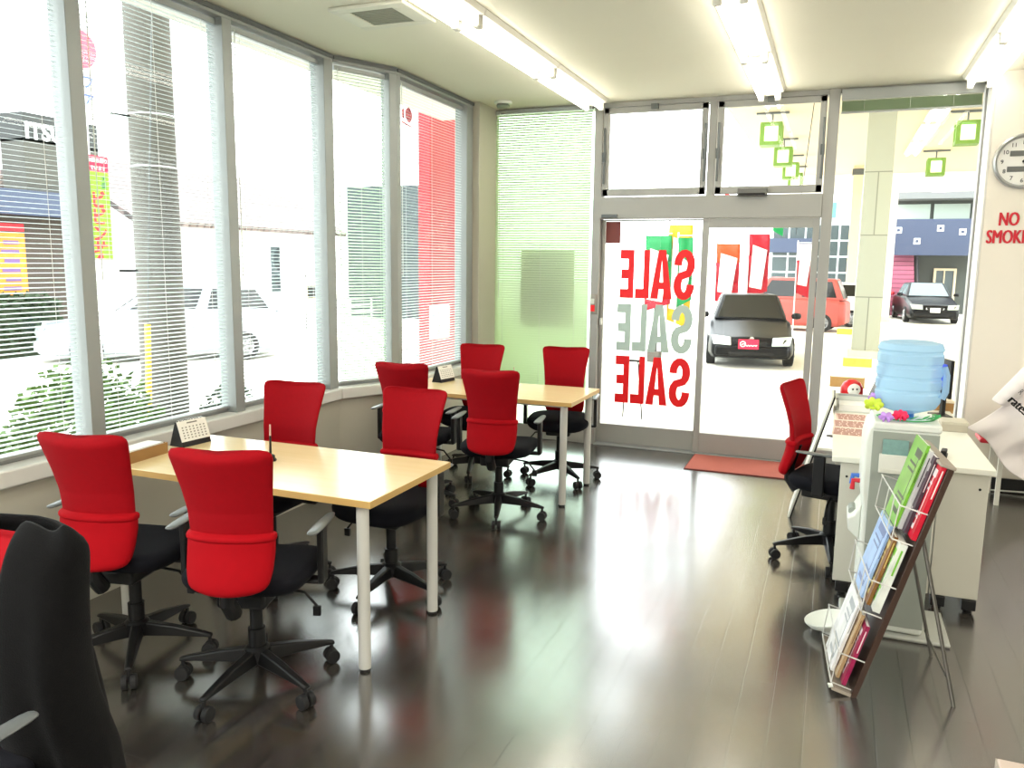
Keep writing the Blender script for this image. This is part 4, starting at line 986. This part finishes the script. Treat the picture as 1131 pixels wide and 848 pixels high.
m.build('pink_stairs', tile_mat('pink_steps', (170, 96, 118), (160, 88, 110), (116, 60, 78), 3., .19, .02), bR)
m = MB(); m.tube([(-.35, -3.2, .9), (-.35, -.1, 3.4)], .04, 8)
for k in range(6): m.tube([(-.35, -3.2+k*.6, 0), (-.35, -3.2+k*.6, .9+k*.48)], .025, 6)
m.build('stair_rail', BLK, bR)
m = MB()
for (x0, x1, z0, z1) in ((.45, .55, 0, 1.9), (1.25, 1.35, 0, 1.9), (.45, 1.35, 1.9, 2.0), (.85, .9, 0, 1.9)): m.box(x0, x1, -.12, -.02, z0, z1)
m.build('door_frame', P('beige_frame', (206, 190, 160), .6), bR)
MB().box(.55, 1.25, -.03, -.01, 0, 1.9).build('door_glass', BW, bR)
m = MB(); random.seed(3)
for k in range(300):
    c = Vector((random.uniform(-.2, .7), random.uniform(-.6, -.2), random.uniform(.2, 1.3))); d = Vector((random.uniform(-1, 1), random.uniform(-1, 1), random.uniform(-.3, 1))).normalized()*.09; s2 = d.orthogonal().normalized()*.03
    m.slab([tuple(c), tuple(c+d*.5+s2), tuple(c+d), tuple(c+d*.5-s2)], .004)
tag(m.build('bush', LEAFD), 'small green bush by the building beyond the black sedan', 'bush').location = (3.7, 39.9, GZ)
bL = empty('glass_building', (-1.6, 47, GZ), 0, 'building with a white grid of windows and a blue band behind the pink car', 'building')
MB().box(-1.9, 2.6, 0, 6, 0, 8).build('wall', P('pale_wall', (216, 222, 222), .7), bL)
m = MB()
for i in range(5):
    for k in range(4): m.box(-1.7+i*.85, -.95+i*.85, -.04, .01, .9+k*.85, 1.65+k*.85)
m.build('window_panes', BW, bL)
MB().box(-1.9, .55, -.5, -.1, 2.75, 3.5).build('blue_band', BLUEBAND, bL)
m = MB(); m.box(.95, 1.4, -.1, -.05, 4.6, 5.4); m.build('teal_sign', P('teal_sign', (90, 180, 160), .5), bL)

# ------------------------------------------------------------------ outside: banners in front of the car park
def banner(x, y, z0, z1, wd, cols, label, pole=True, tilt=0., name='banner_flag'):
    o = empty(name, (x, y, GZ), R(tilt), label, 'banner', 'sale banners at the car park')
    m = MB(); m.tube([(0, 0, 0), (0, 0, z1-GZ+.1)], .016, 8); m.tube([(0, 0, z1-GZ+.04), (wd, 0, z1-GZ+.04)], .01, 6); m.build('pole', P('pole_white', (226, 226, 226), .5), o)
    n = len(cols); hh = (z1-z0)/n
    for k, c in enumerate(cols):
        a = z0-GZ+hh*k; rows = [[(wd*i/6, .03*math.sin(i*1.1+k+r_), a+hh*r_/3+(.16*(i/6)*(1 if len(label) % 2 else -1) if (k == 0 and r_ == 0) else 0)) for i in range(7)] for r_ in range(4)]
        MB().grid(rows).build('cloth', c, o, solid=.006)
    fl = MB(); fl.slab([(wd*.12, -.048, z0-GZ+hh*.5), (wd*.72, -.048, z0-GZ+hh*.4), (wd*.9, -.048, z1-GZ-hh*.75), (wd*.2, -.048, z1-GZ-hh*.5)], .004) if n > 1 else None
    if n > 1: fl.build('white_print', PAPER, o)
    return o
FG = translucent('flag_green', (0, 150, 80), .35); FY = translucent('flag_yellow', (210, 176, 40), .35); FR = translucent('flag_red', (190, 14, 44), .35); FW = translucent('flag_white', (246, 240, 242), .5); FO = translucent('flag_orange', (214, 84, 24), .35)
banner(-3.42, 15.5, .7, 2.15, .5, [FR, FG, FG], 'green and white sale banner farthest left behind the left door leaf')
banner(-3.0, 15.6, .55, 2.35, .45, [FY, FR, FY, FY], 'tall yellow sale banner behind the A of SALE')
banner(-2.75, 15.2, .8, 2.1, .28, [FG, FG], 'narrow green sale banner behind the S of SALE')
banner(-2.85, 21.2, .7, 2.15, .58, [FR, FR, FO], 'pink and white sale banner left of the black hatchback')
banner(-2.1, 21.6, .8, 2.4, .5, [FR, FR, FR], 'white sale banner with a pink border behind the black hatchback')
banner(-1.0, 23.4, .9, 2.2, .4, [FR, FR, FW], 'red and white sale banner right of the hatchback, in front of the dark windows')
o = empty('string_flags', (-2.6, 17.5, 3.0), 0, 'string of small white, pink and green flags hanging over the car park', 'string flags')
m = MB(); m.tube([(.3, 0, 2.0), (.34, 0, .3), (.6, 0, .1), (1.8, 0, -.75), (2.0, 0, 2.0)], .008, 5); m.build('cord', BLK, o)
for k, (x, z, c) in enumerate(((.35, .12, FR), (.6, 0, FR), (.85, -.15, FW), (1.1, -.3, FW), (1.35, -.5, FG))):
    m = MB(); m.slab([(x, 0, z), (x+.2, 0, z-.12), (x+.2, 0, z-.30), (x, 0, z-.18)], .005); m.build('flag', c, o)
o = empty('sign_stand', (-2.5, 10.3, GZ), 0, 'thin black folding stand outside behind the lowest SALE lettering', 'stand')
m = MB(); m.tube([(0, 0, 0), (.02, 0, .75)], .01, 6); m.tube([(.28, -.1, 0), (.18, 0, .75)], .01, 6); m.build('legs', BLK, o); MB().box(.0, .2, -.01, .01, .74, .77).build('crossbar', BLK, o)
o = empty('grey_post', (-3.4, 16.6, GZ), 0, 'dark grey post on a square foot behind the middle SALE lettering', 'post')
MB().cyl((0, 0), .05, .2, 1.9, 14).build('shaft', ALUD, o); MB().box(-.13, .13, -.13, .13, 0, .22).build('foot', P('post_foot', (90, 84, 78), .8), o, bevel=.01)
# red pillar by the corner of the shop
rpp = empty('red_pillar', (-4.35, 8.0, GZ), 0, 'tall red pillar of the shop outside the window beside the corner', 'pillar')
MB().box(.20, .35, -.30, .37, 0, 4.2).build('shaft', P('pillar_red', (170, 24, 40), .5), rpp, bevel=.01); MB().box(.17, .38, -.33, .40, 0, .15).build('foot', CONC, rpp)
o = empty('meter_box', (-3.995, 7.81, .78), 0, 'white meter box on the red pillar', 'meter box')
MB().box(0, .10, -.16, .14, 0, .36).build('housing', WPLA, o, bevel=.008); MB().box(.10, .108, -.12, .10, .04, .32).build('door', P('meter_door', (230, 232, 230), .4), o)
o = empty('outlet_box', (-3.995, 7.86, .28), 0, 'small white socket box low on the red pillar', 'socket box')
MB().box(0, .06, -.09, .09, 0, .2).build('housing', WPLA, o, bevel=.006); MB().box(.06, .066, -.03, .03, .05, .15).build('socket', BLK, o)
# red mark sticker high on the last window
o = empty('window_sticker', (XC-.085, 5.44, 2.66), 0, 'small faded red mark high on the window next to the red pillar', 'sticker')
m = MB(); m.lathe([(.02, 0), (.055, .0008), (.055, .0016)], n=18, m=Matrix.Translation((0, .05, .02)) @ Euler((0, PI/2, 0)).to_matrix().to_4x4()); m.slab([(0, -.06, -.05), (0, .10, -.07), (0, .10, -.055), (0, -.06, -.035)], .0012); m.slab([(0, -.05, .05), (0, -.01, .06), (0, -.01, -.02), (0, -.05, -.01)], .0012); m.build('red_swirl', P('faded_red', (226, 120, 128), .5), o)

# ------------------------------------------------------------------ outside: street on the left
up = empty('utility_pole', (-5.16, 5.12, GZ), 0, 'thick concrete utility pole outside the windows', 'utility pole')
MB().tube([(0, 0, 0), (0, 0, 9)], [.185, .155], 28).build('shaft', POLE, up)
m = MB()
for z in (2.72, 3.12): m.tube([(.178*math.cos(t), .178*math.sin(t), z) for t in [k*2*PI/24 for k in range(25)]], .006, 6)
m.build('steel_bands', WHF, up)
m = MB()
for k, z in enumerate((1.9, 2.5, 3.1, 3.7)):
    a = R(150 if k % 2 else -110); m.tube([(.15*math.cos(a), .15*math.sin(a), z), (.32*math.cos(a), .32*math.sin(a), z)], .01, 6)
m.build('step_bolts', BLK, up)
o = empty('guy_wire', (-4.83, 4.60, GZ), 0, 'yellow guard on a guy wire beside the utility pole', 'guy wire')
m = MB(); m.tube([(0, -.02, 0), (-.03, .08, 1.5)], .022, 10); m.build('yellow_guard', P('guard_yellow', (240, 200, 70), .5), o); MB().tube([(-.03, .08, 1.5), (.06, .34, 5.5)], .006, 6).build('wire', ALUD, o)
def shrub(x, y, sx, sy, h, n, mat, label, seed):
    o = empty('shrub', (x, y, GZ), 0, label, 'shrub', 'shrubs below the windows')
    random.seed(seed); m = MB()
    for k in range(n):
        a = random.uniform(0, 2*PI); ph = math.acos(random.uniform(-.2, 1)); rr = random.uniform(.72, 1.06)
        c = Vector((sx*rr*math.sin(ph)*math.cos(a), sy*rr*math.sin(ph)*math.sin(a), h*.45+h*.55*rr*math.cos(ph)*(1+.12*math.sin(3*a))))
        d = Vector((random.uniform(-1, 1), random.uniform(-1, 1), random.uniform(-.4, 1))).normalized()*random.uniform(.05, .085); s2 = d.orthogonal().normalized()*random.uniform(.016, .026)
        m.slab([tuple(c), tuple(c+d*.5+s2), tuple(c+d), tuple(c+d*.5-s2)], .0015)
    m.build('foliage', mat, o)
    m = MB()
    for k in range(7):
        a = k*.9; m.tube([(.06*math.cos(a), .06*math.sin(a), 0), (sx*.5*math.cos(a), sy*.5*math.sin(a), h*.55)], [.015, .006], 6)
    m.build('stems', STEM, o)
shrub(-4.75, 3.98, .5, .52, 1.22, 2400, LEAF, 'bright green shrub under the window behind the desk calendar', 1)
shrub(-4.6, 2.72, .50, .58, 1.15, 2400, LEAF, 'pale green shrub under the leftmost window', 2)
shrub(-4.42, 5.02, .28, .32, .95, 900, LEAFD, 'low dark shrub at the foot of the utility pole', 3)
hg = empty('hedge', (-15.35, 10.7, GZ), R(0), 'clipped green hedge in front of the shop across the street', 'hedge')
random.seed(9); m = MB()
for k in range(2600):
    c = Vector((random.uniform(-.4, .4), random.uniform(-1.5, 1.5), random.uniform(.1, 1.2))); d = Vector((random.uniform(-1, 1), random.uniform(-1, 1), random.uniform(-.5, 1))).normalized()*.13; s2 = d.orthogonal().normalized()*.05
    m.slab([tuple(c), tuple(c+d*.5+s2), tuple(c+d), tuple(c+d*.5-s2)], .004)
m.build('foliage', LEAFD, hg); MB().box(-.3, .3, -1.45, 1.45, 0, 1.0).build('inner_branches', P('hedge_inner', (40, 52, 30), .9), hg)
# shop across the street with sign tower
sp = empty('street_shop', (-16, 12, GZ), 0, 'shop across the street with a dark sign block and yellow posters', 'building')
MB().box(-4, 0, -4, 1.35, 0, 3.0).build('wall', P('shop_brown', (70, 60, 52), .8), sp)
MB().box(-4.2, .5, -4.2, 1.35, 2.85, 3.35).build('fascia', P('shop_blue_roof', (56, 66, 88), .6), sp)
tw = MB().box(-.6, .1, .30, 2.15, 3.3, 4.45).build('sign_block', P('sign_dark', (64, 63, 55), .6), sp)
MB().box(-.6, .1, .30, 2.15, 4.40, 4.98).build('sign_header', P('sign_header_dark', (40, 42, 40), .6), sp)
text('sign_lettering', 'ITSU', .46, WHF, face_x(.105, .33, 4.46), sp, .01, .012)
m = MB()
for k, c in enumerate(((-1.2, -.55), (-.45, .2))): m.box(.02, .05, c[0], c[1], 1.2, 2.5)
ps_ = m.build('poster', P('poster_yellow', (190, 130, 34), .6, var=.3, scale=5), sp)
m = MB()
for k in range(6):
    for c in (-1.1, -.35): m.box(.05, .055, c+.06*(k % 2), c+.4, 1.3+k*.19, 1.38+k*.19)
m.build('poster_print', P('poster_purple', (110, 80, 130), .6), ps_)
MB().box(.02, .05, -1.25, .2, 2.52, 2.68).build('poster_header', SIGNR, sp)
# vertical food banner
nb = empty('food_banner', (-9.02, 7.84, GZ), 0, 'yellow green vertical food banner with red lettering across the street', 'banner')
MB().tube([(0, -.03, 0), (0, -.03, 3.45)], .014, 8).build('pole', WHF, nb)
MB().box(-.004, .004, 0, .32, 1.97, 3.10).build('cloth', translucent('banner_lime', (130, 180, 40), .3), nb)
hd = MB().box(-.004, .004, 0, .32, 3.10, 3.31).build('header_cloth', translucent('banner_pink', (190, 30, 70), .3), nb)
text('header_lettering', 'お持ち帰り', .062, WHF, face_x(.006, .16, 3.225), hd, .001, .001, 'CENTER'); text('header_lettering', 'できます', .062, WHF, face_x(.006, .16, 3.13), hd, .001, .001, 'CENTER')
for k, ch in enumerate('ビビン丼'): text('red_character', ch, .235, SIGNR, face_x(.006, .135, 2.66-k*.215), nb, .001, .008, 'CENTER')
for k, ch in enumerate('大盛'): text('small_character', ch, .085, P('banner_dark_green', (30, 90, 70), .6), face_x(.006, .24, 2.99-k*.085), nb, .001, .001, 'CENTER')
# tall roadside sign
rs = empty('roadside_sign', (-9.5, 8.15, GZ), 0, 'tall roadside sign with a red disc and blue characters beside the window mullion', 'sign')
MB().tube([(0, .1, 0), (0, .1, 5.2)], .05, 12).build('pole', WHF, rs); fc = MB().box(-.05, .05, -.15, .42, 3.9, 5.2).build('sign_face', WHF, rs)
m = MB(); m.lathe([(.01, 0), (.24, .004), (.24, .01)], n=28, m=Matrix.Translation((.05, .08, 4.72)) @ Euler((0, PI/2, 0)).to_matrix().to_4x4()); m.build('red_disc', P('disc_red', (226, 70, 90), .5), fc)
for k, ch in enumerate('ファ'): text('blue_characters', ch, .2, P('sign_blue', (70, 90, 180), .5), face_x(.055, .16, 4.24-k*.2), fc, .002, .004, 'CENTER')
# house with the tiled roof
hs = empty('house', (-17, 19.5, GZ), 0, 'white house with a pale tiled roof across the street', 'house')
MB().box(-6, 0, -3.4, 5, 0, 3.0).build('wall', P('house_white', (236, 234, 230), .8, var=.02), hs)
TILE = tile_mat('roof_tile', (120, 104, 100), (108, 94, 90), (64, 54, 52), .28, .24, .035, rot=(0, 0, PI/2))
m = MB(); m.slab([(.6, -3.9, 2.85), (.6, 5.5, 2.85), (-3, 5.5, 4.75), (-3, -3.9, 4.75)], .14); m.slab([(-6.6, 5.5, 2.85), (-6.6, -3.9, 2.85), (-3, -3.9, 4.75), (-3, 5.5, 4.75)], .14); m.build('roof', TILE, hs)
m = MB(); m.add([(-6, -3.4, 3), (0, -3.4, 3), (-3, -3.4, 4.7), (-6, -3.3, 3), (0, -3.3, 3), (-3, -3.3, 4.7)], [(0, 1, 2), (3, 4, 5), (0, 1, 4, 3), (1, 2, 5, 4), (2, 0, 3, 5)]); m.build('gable', MATS['house_white'], hs)
for (y0, y1, z0, z1) in ((-.5, .25, 1.5, 2.5), (1.9, 2.5, .9, 2.5), (-2.6, -2.0, 1.4, 2.1)):
    f = MB().box(0, .06, y0, y1, z0, z1).build('window', WHF, hs); MB().box(.06, .07, y0+.07, y1-.07, z0+.07, z1-.07).build('pane', BW, f)
o = empty('guard_rail', (-13.6, 17.2, GZ), R(0), 'low white road rail in front of the house', 'rail')
m = MB()
for k in range(9): m.tube([(0, -3.5+k*1.2, 0), (0, -3.5+k*1.2, .85)], .035, 8)
m.build('posts', P('rail_grey', (150, 152, 152), .5), o)
for z in (.45, .65, .85): MB().tube([(0, -3.6, z), (0, 6.2, z)], .022, 8).build('rail', MATS['rail_grey'], o)
o = empty('street_poster', (-14.4, 20.1, GZ), R(0), 'yellow and black poster stand in front of the house', 'poster stand')
MB().box(-.03, .03, -.35, .35, .5, 1.5).build('board', P('poster_pale_yellow', (232, 216, 140), .6), o); MB().box(.03, .035, -.25, .25, .9, 1.25).build('print', BLK, o)
m = MB()
for y in (-.3, .3): m.tube([(0, y, 0), (0, y, 1.6)], .02, 6)
m.build('legs', ALUD, o)
dbk = empty('dark_building', (-12.9, 26.6, GZ), 0, 'dark building far down the street left of the red pillar', 'building')
MB().box(-3.5, 0, -1.5, 2.2, 0, 4.6).build('wall', P('dark_grey_wall', (54, 64, 68), .7), dbk)
for (y0, y1, z0, z1) in ((-1.1, -.3, 2.6, 3.4), (.2, 1.1, 2.6, 3.4), (-.6, .5, .9, 1.9)):
    f = MB().box(0, .06, y0, y1, z0, z1).build('window', WHF, dbk); MB().box(.06, .07, y0+.08, y1-.08, z0+.08, z1-.08).build('pane', P('sky_pane', (200, 214, 216), .2), f)
